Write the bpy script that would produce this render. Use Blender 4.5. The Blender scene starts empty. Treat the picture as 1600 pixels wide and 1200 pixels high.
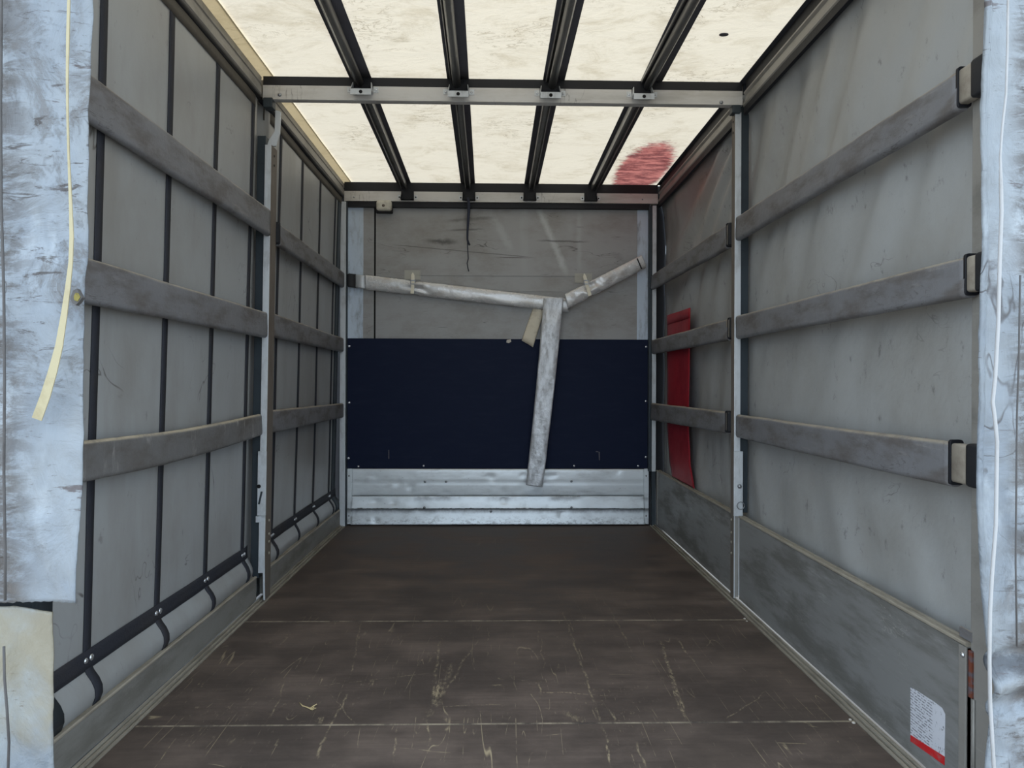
import bpy, bmesh, math, random
from mathutils import Vector, Matrix, noise
random.seed(7)
S = bpy.context.scene
COL = S.collection

# ------------------------------------------------------------------ camera
F, CX, CY = 1050.0, 800.0, 596.0
CAM = Vector((0.0, 0.0, 1.134))
YAW, ROLL = math.atan(22 / F), math.radians(0.2)
ROT = Matrix.Rotation(-YAW, 3, 'Z') @ Matrix.Rotation(math.pi / 2, 3, 'X') @ Matrix.Rotation(ROLL, 3, 'Z')
cd = bpy.data.cameras.new('camera'); cam = bpy.data.objects.new('camera', cd); COL.objects.link(cam)
cd.sensor_width = 36; cd.sensor_fit = 'HORIZONTAL'; cd.lens = F / 1600 * 36; cd.shift_y = -4 / 1600
cd.clip_start = 0.05; cd.clip_end = 300
cam.matrix_world = Matrix.Translation(CAM) @ ROT.to_4x4()
S.camera = cam

# ------------------------------------------------------------------ sky, sun, exposure
w = bpy.data.worlds.new('sky'); S.world = w; w.use_nodes = True
bg = w.node_tree.nodes['Background']
bg.inputs['Color'].default_value = (0.72, 0.86, 1.0, 1); bg.inputs['Strength'].default_value = 0.95
sd = bpy.data.lights.new('sun', 'SUN'); sun = bpy.data.objects.new('sun', sd); COL.objects.link(sun)
sd.energy = 3.4; sd.color = (1.0, 0.93, 0.80); sd.angle = math.radians(30)
sun.rotation_euler = Vector((-0.10, -0.62, -1.0)).to_track_quat('-Z', 'Y').to_euler()   # high, from ahead of the truck
S.view_settings.view_transform = 'Standard'; S.view_settings.look = 'None'
S.view_settings.gamma = 1; S.view_settings.use_curve_mapping = False
S.view_settings.exposure = 1.62
try:
    S.cycles.max_bounces = 10; S.cycles.diffuse_bounces = 6; S.cycles.transmission_bounces = 4
    S.cycles.use_denoising = True; S.cycles.caustics_reflective = False
except Exception: pass

# ------------------------------------------------------------------ photo -> place
def ray(px, py): return ROT @ Vector(((px - CX) / F, -(py - CY) / F, -1))
def on(px, py, ax, v):
    d = ray(px, py); return CAM + d * ((v - CAM[ax]) / d[ax])
def on_x(px, py, v): return on(px, py, 0, v)
def on_y(px, py, v): return on(px, py, 1, v)
def on_z(px, py, v): return on(px, py, 2, v)
def N(*a): return noise.noise(Vector(a))
def lerp(a, b, t): return a + (b - a) * t

# ------------------------------------------------------------------ mesh helpers
class MB:
    def __init__(s): s.v = []; s.f = []; s.sm = []
    def add(s, vs, fs, smooth=False):
        o = len(s.v); s.v += [Vector(v) for v in vs]
        for f in fs: s.f.append([i + o for i in f]); s.sm.append(smooth)
        return s
    def hexa(s, p):      # p: bottom four (ccw from above), top four
        return s.add(p, [(3, 2, 1, 0), (4, 5, 6, 7), (0, 1, 5, 4), (1, 2, 6, 5), (2, 3, 7, 6), (3, 0, 4, 7)])
    def box(s, x0, x1, y0, y1, z0, z1):
        x0, x1 = sorted((x0, x1)); y0, y1 = sorted((y0, y1)); z0, z1 = sorted((z0, z1))
        return s.hexa([(x0, y0, z0), (x1, y0, z0), (x1, y1, z0), (x0, y1, z0), (x0, y0, z1), (x1, y0, z1), (x1, y1, z1), (x0, y1, z1)])
    def rings(s, rings, smooth=True, cap=True, closed=True):
        n = len(rings[0]); vs = [p for r in rings for p in r]; fs = []
        for i in range(len(rings) - 1):
            for j in range(n if closed else n - 1):
                k = (j + 1) % n
                fs.append((i * n + j, i * n + k, (i + 1) * n + k, (i + 1) * n + j))
        s.add(vs, fs, smooth)
        if cap and closed:
            s.add(rings[0], [tuple(range(n))[::-1]]); s.add(rings[-1], [tuple(range(n))])
        return s
    def tube(s, pts, r, n=8, smooth=True):
        pts = [Vector(p) for p in pts]; R = []
        for i, p in enumerate(pts):
            t = (pts[min(i + 1, len(pts) - 1)] - pts[max(i - 1, 0)]).normalized()
            a = t.cross(Vector((0.31, 0.9, 0.2))).normalized(); b = t.cross(a)
            rr = r[i] if isinstance(r, (list, tuple)) else r
            R.append([p + a * math.cos(2 * math.pi * k / n) * rr + b * math.sin(2 * math.pi * k / n) * rr for k in range(n)])
        return s.rings(R, smooth)
    def dome(s, c, nrm, r, h, n=10):
        nrm = Vector(nrm).normalized(); a = nrm.orthogonal().normalized(); b = nrm.cross(a); c = Vector(c); R = []
        for t in (0, .35, .7, .95):
            q = math.cos(t * math.pi / 2) if t else 1
            R.append([c + nrm * (h * math.sin(t * math.pi / 2)) + (a * math.cos(2 * math.pi * k / n) + b * math.sin(2 * math.pi * k / n)) * r * q for k in range(n)])
        return s.rings(R, True)
    def disc(s, c, nrm, r, h, n=12):
        nrm = Vector(nrm).normalized(); a = nrm.orthogonal().normalized(); b = nrm.cross(a); c = Vector(c)
        R = [[c + nrm * hh + (a * math.cos(2 * math.pi * k / n) + b * math.sin(2 * math.pi * k / n)) * r for k in range(n)] for hh in (0, h)]
        return s.rings(R, False)
    def grid(s, fn, nu, nv):
        vs = [fn(i / nu, j / nv) for j in range(nv + 1) for i in range(nu + 1)]
        fs = [(j * (nu + 1) + i, j * (nu + 1) + i + 1, (j + 1) * (nu + 1) + i + 1, (j + 1) * (nu + 1) + i) for j in range(nv) for i in range(nu)]
        return s.add(vs, fs, True)
    def prism(s, poly, d):   # polygon of 3D points pushed by vector d
        d = Vector(d); n = len(poly); a = [Vector(p) for p in poly]; b = [p + d for p in a]
        return s.add(a + b, [tuple(range(n))[::-1], tuple(range(n, 2 * n))] + [(i, (i + 1) % n, n + (i + 1) % n, n + i) for i in range(n)])

def obj(name, mb, m, parent=None, bevel=0, solid=0, label=None, kind=None):
    off = parent_loc(parent)
    me = bpy.data.meshes.new(name)
    me.from_pydata([v - off for v in mb.v], [], mb.f); me.polygons.foreach_set('use_smooth', mb.sm)
    bm = bmesh.new(); bm.from_mesh(me); bmesh.ops.remove_doubles(bm, verts=bm.verts, dist=1e-6)
    if not solid: bmesh.ops.recalc_face_normals(bm, faces=bm.faces)
    bm.to_mesh(me); bm.free()
    o = bpy.data.objects.new(name, me); COL.objects.link(o)
    me.materials.append(m)
    if parent: o.parent = parent
    if solid:
        md = o.modifiers.new('thickness', 'SOLIDIFY'); md.thickness = solid; md.offset = 0
    if bevel:
        md = o.modifiers.new('edges', 'BEVEL'); md.width = bevel; md.segments = 2; md.limit_method = 'ANGLE'; md.angle_limit = math.radians(40)
        md.harden_normals = False
    if label: o['label'] = label
    if kind: o['kind'] = kind
    return o
def parent_loc(p):
    v = Vector()
    while p: v = v + Vector(p.location); p = p.parent
    return v
def thing(name, loc, label, cat, group=None, kind=None):
    o = bpy.data.objects.new(name, None); COL.objects.link(o); o.location = loc; o.empty_display_size = .1
    if label: o['label'] = label
    if cat: o['category'] = cat
    if group: o['group'] = group
    if kind: o['kind'] = kind
    return o
def tag(o, label, cat, group=None):
    o['label'] = label; o['category'] = cat
    if group: o['group'] = group
    return o
def again(src, name, parent, loc):     # another piece sharing the mesh
    o = src.copy(); COL.objects.link(o); o.name = name; o.parent = parent; o.location = Vector(loc) - parent_loc(parent); return o

# ------------------------------------------------------------------ materials
def lin(c):
    def f(x):
        x /= 255; return x / 12.92 if x <= .04045 else ((x + .055) / 1.055) ** 2.4
    return (f(c[0]), f(c[1]), f(c[2]), 1)
class NT:
    def __init__(s, name):
        s.m = bpy.data.materials.new(name); s.m.use_nodes = True; s.t = s.m.node_tree; s.t.nodes.clear()
        s.out = s.n('ShaderNodeOutputMaterial'); s.tc = s.n('ShaderNodeTexCoord')
    def n(s, k, **kw):
        o = s.t.nodes.new(k)
        for a, b in kw.items(): setattr(o, a, b)
        return o
    def l(s, a, b): s.t.links.new(a, b)
    def mapped(s, scale, loc=(0, 0, 0), rot=(0, 0, 0)):
        m = s.n('ShaderNodeMapping'); s.l(s.tc.outputs['Object'], m.inputs[0])
        m.inputs['Scale'].default_value = scale; m.inputs['Location'].default_value = loc; m.inputs['Rotation'].default_value = rot
        return m.outputs[0]
    def noise(s, scale, sz=1.0, detail=5, rough=.6, loc=(0, 0, 0), rot=(0, 0, 0), dist=0):
        o = s.n('ShaderNodeTexNoise'); s.l(s.mapped(scale, loc, rot), o.inputs['Vector'])
        o.inputs['Scale'].default_value = sz; o.inputs['Detail'].default_value = detail; o.inputs['Roughness'].default_value = rough
        o.inputs['Distortion'].default_value = dist
        return o.outputs[0]
    def ramp(s, f, a, b, lo=0.0, hi=1.0):
        o = s.n('ShaderNodeMapRange'); o.interpolation_type = 'SMOOTHSTEP'
        s.l(f, o.inputs['Value']); o.inputs['From Min'].default_value = a; o.inputs['From Max'].default_value = b
        o.inputs['To Min'].default_value = lo; o.inputs['To Max'].default_value = hi; return o.outputs[0]
    def math(s, op, a, b=None):
        o = s.n('ShaderNodeMath', operation=op)
        for i, x in enumerate((a, b)):
            if x is None: continue
            if isinstance(x, (int, float)): o.inputs[i].default_value = x
            else: s.l(x, o.inputs[i])
        return o.outputs[0]
    def mix(s, f, a, b):
        o = s.n('ShaderNodeMix', data_type='RGBA')
        if isinstance(f, (int, float)): o.inputs[0].default_value = f
        else: s.l(f, o.inputs[0])
        for k, x in ((6, a), (7, b)):
            if isinstance(x, tuple): o.inputs[k].default_value = x
            else: s.l(x, o.inputs[k])
        return o.outputs[2]
    def line(s, f, mid, wdt):          # thin contour lines of a noise
        return s.ramp(s.math('ABSOLUTE', s.math('SUBTRACT', f, mid)), 0, wdt, 1, 0)
    def bsdf(s, col, rough=.6, metal=0, bump=None, bstr=.3, bdist=.01, spec=.4):
        b = s.n('ShaderNodeBsdfPrincipled')
        if isinstance(col, tuple): b.inputs['Base Color'].default_value = col
        else: s.l(col, b.inputs['Base Color'])
        if isinstance(rough, (int, float)): b.inputs['Roughness'].default_value = rough
        else: s.l(rough, b.inputs['Roughness'])
        b.inputs['Metallic'].default_value = metal; b.inputs['Specular IOR Level'].default_value = spec
        if bump is not None:
            u = s.n('ShaderNodeBump'); u.inputs['Strength'].default_value = bstr; u.inputs['Distance'].default_value = bdist
            s.l(bump, u.inputs['Height']); s.l(u.outputs[0], b.inputs['Normal'])
        s.l(b.outputs[0], s.out.inputs[0]); return b

def worn(name, base, dirt, rough=.6, metal=0, amt=.6, sc=(3, 3, 3), rng=(.48, .72), light=None, lamt=.3, lsc=(20, 20, 2), streak=None, bstr=.25, bsc=14, spec=.4, dust=None):
    """paint, cloth or metal with patchy grime, optional pale rubs and thin dark scuffs"""
    t = NT(name); base = lin(base); dirt = lin(dirt)
    f = t.math('MULTIPLY', t.ramp(t.noise(sc, 1.6, 7, .68), rng[0], rng[1]), amt)
    c = t.mix(f, base, dirt)
    if light:
        g = t.math('MULTIPLY', t.ramp(t.noise(lsc, 1, 5, .7, (3, 1, 5)), .58, .74), lamt); c = t.mix(g, c, lin(light))
    if streak:
        n1 = t.noise(streak[1], 1, 4, .6, (7, 2, 1), dist=.6); k = t.math('MULTIPLY', t.line(n1, .5, streak[2]), t.ramp(t.noise((2.2, 2.2, 2.2), 1, 3, .5, (1, 8, 3)), .5, .62))
        c = t.mix(t.math('MULTIPLY', k, streak[3]), c, lin(streak[0]))
    if dust:                            # dust settled on faces that look up
        ge = t.n('ShaderNodeNewGeometry'); sz = t.n('ShaderNodeSeparateXYZ'); t.l(ge.outputs['Normal'], sz.inputs[0])
        k = t.math('MULTIPLY', t.ramp(sz.outputs[2], .25, .8), t.ramp(t.noise((8, 8, 8), 1.5, 5, .7), .3, .6, .35, .95)); c = t.mix(k, c, lin(dust))
    b = t.noise((bsc, bsc, bsc), 1, 6, .65)
    t.bsdf(c, t.ramp(f, 0, 1, rough, min(1, rough + .2)), metal, b, bstr, .01, spec)
    return t.m

M = {}
M['sleeve'] = worn('padded_sleeve', (116, 116, 119), (84, 76, 70), .5, 0, .65, (2.5, 2, 6), (.42, .66), (164, 160, 154), .35, (9, 3, 30), ((66, 60, 58), (6, 6, 20), .014, .6), .4, 18, dust=(158, 149, 134))
M['sleeve_worn'] = worn('scuffed_sleeve', (108, 107, 107), (78, 70, 62), .6, 0, .6, (2, 2, 5), (.4, .7), (176, 174, 170), .5, (40, 6, 3), dust=(184, 172, 150), streak= ((180, 178, 174), (14, 12, 1.2), .012, .6), bstr=.5, bsc=18)
M['batten'] = worn('batten_end', (168, 160, 148), (110, 100, 90), .5, .2, .5, (6, 6, 6), (.45, .7))
M['rubber'] = worn('black_rubber', (26, 28, 33), (44, 42, 42), .6, 0, .4)
M['webbing'] = worn('dark_webbing', (40, 42, 50), (60, 56, 54), .75, 0, .5, (2, 2, 2), bstr=.3, bsc=120)
M['galv'] = worn('galvanised_steel', (204, 208, 212), (132, 130, 128), .42, .2, .5, (7, 7, 3), (.45, .7), (205, 210, 216), .4, (8, 8, 30), None, .15, 30)
M['alu'] = worn('dull_aluminium', (146, 143, 138), (98, 95, 90), .5, .2, .55, (5, 2, 3), (.45, .72), (178, 176, 170), .25, (30, 2, 30), None, .12, 25)
M['lip'] = worn('worn_metal_lip', (160, 153, 140), (106, 99, 88), .55, .15, .55, (14, 3, 14), (.42, .7))
M['post_face'] = worn('dusty_post_face', (112, 104, 96), (84, 74, 66), .6, .2, .5, (5, 5, 1.5), (.42, .7), (170, 160, 146), .3, (14, 14, 4))
M['channel'] = worn('dark_channel', (52, 60, 66), (34, 38, 44), .5, .2, .5)
M['beam'] = worn('beam_steel', (196, 194, 192), (150, 144, 136), .45, .15, .5, (1.2, 4, 6), (.42, .7), (176, 178, 182), .3, (2, 20, 20), ((74, 72, 72), (8, 2, 2), .01, .6), .1, 30)
M['dark'] = worn('dark_seal_and_shade', (12, 14, 22), (22, 23, 30), .6, 0, .4)
M['bar'] = worn('roof_bar_steel', (122, 122, 122), (60, 58, 56), .32, .75, .4, (8, 1, 8), (.4, .7))
M['chrome'] = worn('bright_rivet', (215, 218, 222), (150, 150, 150), .25, .85, .3)
M['bolt'] = worn('bolt_head', (150, 152, 156), (80, 76, 74), .35, .7, .5)
M['hole'] = worn('hole_shadow', (16, 16, 18), (24, 22, 20), .9)
M['red'] = worn('red_fabric', (150, 24, 38), (96, 20, 34), .5, 0, .5, (2, 2, 2), (.4, .7), (190, 120, 126), .25, (3, 3, 9), None, .3, 8)
M['cream'] = worn('cream_strap', (172, 162, 132), (136, 122, 92), .6, 0, .5, (6, 6, 6))
M['cord'] = worn('white_cord', (172, 172, 174), (132, 128, 122), .6, 0, .5, (6, 6, 3))
M['navy_cord'] = worn('navy_cord', (34, 40, 58), (24, 26, 36), .7)
M['lens'] = worn('lamp_lens', (196, 192, 180), (140, 134, 120), .35, 0, .5, (14, 14, 14))
M['band'] = worn('roof_band', (84, 84, 92), (66, 64, 66), .8, 0, .5, bsc=120)
M['top_band'] = worn('brown_grey_band', (82, 77, 70), (62, 58, 54), .7, 0, .5)
M['galv_strip'] = worn('pale_strip', (192, 204, 218), (112, 112, 114), .45, .1, .7, (7, 7, 2.2), (.46, .7), (186, 200, 214), .4, (5, 5, 1.5))
M['silver'] = worn('silver_sleeve', (210, 210, 211), (152, 134, 112), .27, .3, .5, (4, 4, 8), (.45, .75), (205, 205, 208), .3, (12, 12, 12), ((60, 54, 50), (16, 16, 16), .008, .5), .35, 26)
M['silver_rough'] = worn('crumpled_silver', (210, 212, 216), (112, 110, 110), .32, .3, .4, (16, 8, 9), (.42, .68), (226, 230, 236), .5, (14, 14, 20), None, .7, 26)
M['tie'] = worn('tie_strap', (232, 226, 208), (190, 176, 146), .6, 0, .4)
M['tape'] = worn('grey_tape', (172, 170, 162), (136, 132, 124), .7, 0, .5)
M['cream_slat'] = worn('cream_batten', (206, 196, 176), (150, 136, 112), .5, .1, .45, (6, 6, 12))
M['straw'] = worn('dry_straw', (206, 186, 140), (150, 128, 90), .8)
M['pebble'] = worn('pale_crumb', (196, 190, 180), (140, 132, 120), .8)
M['rust'] = worn('rusty_latch', (98, 96, 104), (124, 62, 34), .65, .3, .9, (14, 14, 22), (.42, .6))
M['yellow'] = worn('yellow_fibre', (126, 116, 62), (66, 60, 46), .9, 0, .9, (60, 60, 60))
M['tear'] = worn('grey_tear', (86, 84, 84), (58, 54, 54), .8)
M['joint'] = worn('dusty_joint', (70, 62, 58), (150, 138, 120), .8, 0, .95, (5, 1, 1), (.36, .60))
M['asphalt'] = worn('asphalt', (142, 141, 138), (118, 117, 114), .9, 0, .6, (1, 1, 1))
M['panel_board'] = worn('side_board_alu', (131, 131, 130), (94, 92, 87), .5, .06, .8, (3, 1.0, 5), (.4, .66), (170, 170, 168), .5, (10, 3, 20), ((176, 174, 166), (3, 2.2, 9), .006, .5), .12, 30)
M['rail_board'] = worn('kick_rail_alu', (128, 126, 121), (92, 87, 79), .5, .05, .6, (3, 1.4, 6), (.4, .7), (160, 158, 148), .3, (20, 6, 40), None, .15, 30)

def curtain_mat():
    t = NT('grey_curtain')
    f = t.ramp(t.noise((1, 1.2, .8), 1.2, 6, .65), .4, .7)
    c = t.mix(t.math('MULTIPLY', f, .45), lin((156, 158, 159)), lin((128, 123, 115)))
    s = t.math('MULTIPLY', t.line(t.noise((2, 1.6, 1.1), 1.6, 4, .6, (4, 4, 9), dist=.8), .5, .007), t.ramp(t.noise((3, 3, 3), 1, 3, .5, (9, 1, 1)), .55, .68))
    c = t.mix(t.math('MULTIPLY', s, .8), c, lin((64, 60, 56)))
    sp = t.math('MULTIPLY', t.ramp(t.noise((6, 10, 5), 2, 6, .72, (1, 4, 2)), .62, .72), .45); c = t.mix(sp, c, lin((82, 78, 73)))
    up = t.math('MULTIPLY', t.ramp(t.noise((2, 2.4, .5), 1.4, 5, .65, (5, 2, 7)), .45, .7), .3); c = t.mix(up, c, lin((116, 109, 100)))
    wv = t.noise((60, 60, 60), 1, 3, .5)
    t.bsdf(c, .40, 0, wv, .08, .004, .5); return t.m
M['curtain'] = curtain_mat()
CXR = 1.292
RED_T = on_x(1085, 285, 1.29)
def tarp_mat():
    t = NT('grey_side_tarp')
    f = t.ramp(t.noise((1, .9, .7), 1.3, 6, .65, (2, 5, 0)), .4, .7)
    c = t.mix(t.math('MULTIPLY', f, .5), lin((162, 163, 163)), lin((130, 125, 116)))
    s = t.math('MULTIPLY', t.ramp(t.noise((5, 9, 5), 1.8, 7, .74, (6, 4, 9)), .58, .70), .6)
    c = t.mix(s, c, lin((76, 74, 72)))
    s2 = t.math('MULTIPLY', t.line(t.noise((2, 1.4, 2), 1.6, 4, .6, (4, 1, 9), dist=.8), .5, .006), t.ramp(t.noise((3, 3, 3), 1, 3, .5, (9, 6, 1)), .56, .68))
    c = t.mix(t.math('MULTIPLY', s2, .6), c, lin((66, 62, 60)))
    # faint red tint on the far panel
    m = t.n('ShaderNodeVectorMath', operation='SUBTRACT'); t.l(t.tc.outputs['Object'], m.inputs[0]); m.inputs[1].default_value = RED_T - Vector((CXR, 3.5, 0))
    m2 = t.n('ShaderNodeVectorMath', operation='MULTIPLY'); t.l(m.outputs[0], m2.inputs[0]); m2.inputs[1].default_value = (0, 1.5, 3.2)
    ln = t.n('ShaderNodeVectorMath', operation='LENGTH'); t.l(m2.outputs[0], ln.inputs[0])
    k = t.math('MULTIPLY', t.ramp(ln.outputs['Value'], .1, 1.0, 1, 0), .5)
    c = t.mix(k, c, lin((128, 74, 66)))
    t.bsdf(c, .46, 0, t.noise((9, 7, 5), 1, 5, .6), .3, .02, .5); return t.m
M['tarp'] = tarp_mat()
def back_mat():
    t = NT('grey_headboard_sheet')
    f = t.ramp(t.noise((1.2, 1, 2.2), 1.5, 6, .7), .4, .7)
    c = t.mix(t.math('MULTIPLY', f, .55), lin((156, 156, 156)), lin((118, 110, 100)))
    s = t.math('MULTIPLY', t.ramp(t.noise((2.4, 1, 16), 1.4, 5, .7, (3, 0, 6)), .63, .75), .7)
    c = t.mix(s, c, lin((70, 66, 62)))
    s2 = t.math('MULTIPLY', t.line(t.noise((1.1, 1, 5), 1.6, 3, .6, (4, 1, 2), dist=.5), .5, .008), t.ramp(t.noise((3, 3, 3), 1, 3, .5, (9, 6, 5)), .52, .64))
    c = t.mix(t.math('MULTIPLY', s2, .7), c, lin((58, 54, 52)))
    g = t.math('MULTIPLY', t.ramp(t.noise((3.0, 1, .8), 1, 3, .5, (1, 1, 4), (0, .35, 0)), .58, .72), .3)
    c = t.mix(g, c, lin((176, 180, 184)))
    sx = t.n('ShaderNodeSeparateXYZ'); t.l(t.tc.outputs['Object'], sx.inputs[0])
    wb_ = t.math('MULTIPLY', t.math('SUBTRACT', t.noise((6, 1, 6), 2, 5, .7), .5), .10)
    for x0, y0, x1, y1, wd, st, cl in ((842, 326, 884, 425, .040, .55, (200, 204, 206)), (768, 335, 800, 392, .045, .30, (190, 194, 198)), (905, 330, 905, 420, .03, .25, (190, 194, 198)),  # this row: pale shine on the sheet, painted into its colour
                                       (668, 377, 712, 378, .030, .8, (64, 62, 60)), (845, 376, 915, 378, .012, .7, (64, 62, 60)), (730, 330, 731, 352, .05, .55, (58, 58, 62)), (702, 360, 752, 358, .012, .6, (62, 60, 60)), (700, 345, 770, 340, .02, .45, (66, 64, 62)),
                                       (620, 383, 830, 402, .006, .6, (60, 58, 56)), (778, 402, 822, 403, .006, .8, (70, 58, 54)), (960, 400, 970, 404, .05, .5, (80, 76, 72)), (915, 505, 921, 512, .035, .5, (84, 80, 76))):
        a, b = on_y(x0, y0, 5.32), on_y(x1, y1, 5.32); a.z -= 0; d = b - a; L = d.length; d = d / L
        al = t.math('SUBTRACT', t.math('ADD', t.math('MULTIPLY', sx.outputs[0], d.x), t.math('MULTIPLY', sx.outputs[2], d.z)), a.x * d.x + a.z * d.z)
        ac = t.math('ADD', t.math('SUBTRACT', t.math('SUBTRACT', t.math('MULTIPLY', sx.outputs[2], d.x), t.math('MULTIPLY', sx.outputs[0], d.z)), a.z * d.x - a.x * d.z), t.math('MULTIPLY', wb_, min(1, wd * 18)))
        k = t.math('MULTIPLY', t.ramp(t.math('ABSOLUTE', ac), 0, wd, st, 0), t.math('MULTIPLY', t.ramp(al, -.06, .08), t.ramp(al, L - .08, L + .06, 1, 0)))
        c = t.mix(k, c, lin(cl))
    t.bsdf(c, .5, 0, t.noise((30, 30, 30), 1, 5, .6), .1, .004, .4); return t.m
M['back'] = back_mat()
def navy_mat():
    t = NT('dark_coated_plywood')
    f = t.ramp(t.noise((2, 2, 9), 2, 6, .7), .45, .75)
    c = t.mix(t.math('MULTIPLY', f, .4), lin((19, 28, 52)), lin((34, 41, 62)))
    s = t.math('MULTIPLY', t.ramp(t.noise((40, 1, 22), 1.6, 3, .7, (3, 0, 6)), .76, .8), .4)
    c = t.mix(s, c, lin((110, 112, 120)))
    t.bsdf(c, .7, 0, t.noise((110, 110, 110), 1, 3, .5), .12, .003, .18); return t.m
M['navy'] = navy_mat()
def plank_mat():
    t = NT('dented_aluminium')
    f = t.ramp(t.noise((2.2, 1, 6), 1.5, 7, .7, (2, 0, 1)), .48, .72)
    c = t.mix(t.math('MULTIPLY', f, .35), lin((226, 232, 236)), lin((140, 138, 138)))
    sx = t.n('ShaderNodeSeparateXYZ'); t.l(t.tc.outputs['Object'], sx.inputs[0]); z = sx.outputs[2]
    wob = t.math('MULTIPLY', t.math('SUBTRACT', t.noise((7, 1, 7), 1.5, 6, .75), .5), .05)
    zz = t.math('ADD', z, wob)
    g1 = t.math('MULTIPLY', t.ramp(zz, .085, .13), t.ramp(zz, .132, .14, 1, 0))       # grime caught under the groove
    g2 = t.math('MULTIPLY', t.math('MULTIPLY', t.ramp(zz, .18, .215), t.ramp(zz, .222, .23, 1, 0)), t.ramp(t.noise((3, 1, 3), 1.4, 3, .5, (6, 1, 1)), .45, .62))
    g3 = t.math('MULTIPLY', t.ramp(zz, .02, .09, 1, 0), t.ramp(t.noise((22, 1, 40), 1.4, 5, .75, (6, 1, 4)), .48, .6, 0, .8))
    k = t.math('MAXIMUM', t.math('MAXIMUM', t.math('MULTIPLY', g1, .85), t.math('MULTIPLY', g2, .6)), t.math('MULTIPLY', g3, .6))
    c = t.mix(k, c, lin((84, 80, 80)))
    k = t.math('MULTIPLY', t.ramp(t.noise((30, 1, 34), 1.5, 3, .6, (2, 0, 1)), .70, .74), .7); c = t.mix(k, c, lin((70, 68, 68)))
    t.bsdf(c, .33, .2, t.noise((5, 1, 9), 1, 3, .5), .2, .02, .5); return t.m
M['plank'] = plank_mat()
DRAGS = [(880, 955, 940, 1130, .012, .8), (935, 920, 990, 1020, .010, .6), (1032, 1000, 1072, 1125, .018, 1), (1036, 1010, 1060, 1110, .010, .7), (1055, 995, 1087, 1040, .010, .7),
         (687, 1000, 672, 1125, .014, .8), (690, 1060, 668, 1128, .030, .9), (705, 1035, 685, 1100, .030, .5), (745, 1000, 690, 1090, .012, .5), (845, 1005, 850, 1045, .006, .7), (495, 1072, 680, 1050, .007, .5), (565, 970, 545, 1065, .010, .6),
         (545, 1080, 490, 1190, .010, .7), (620, 1135, 615, 1190, .008, .7), (670, 1125, 671, 1170, .008, .8), (942, 1135, 955, 1200, .010, .8), (995, 1160, 1010, 1200, .010, .7), (842, 1082, 960, 1086, .008, .8), (842, 1065, 845, 1084, .008, .8),
         (1135, 1125, 1195, 1080, .007, .6), (445, 1065, 422, 1120, .008, .7), (953, 1105, 962, 1128, .010, .9), (800, 1050, 808, 1080, .006, .7), (762, 980, 760, 1030, .006, .6), (515, 1085, 555, 1130, .006, .5), (680, 1105, 790, 1100, .007, .5), (880, 1112, 905, 1128, .035, .5)]
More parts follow.
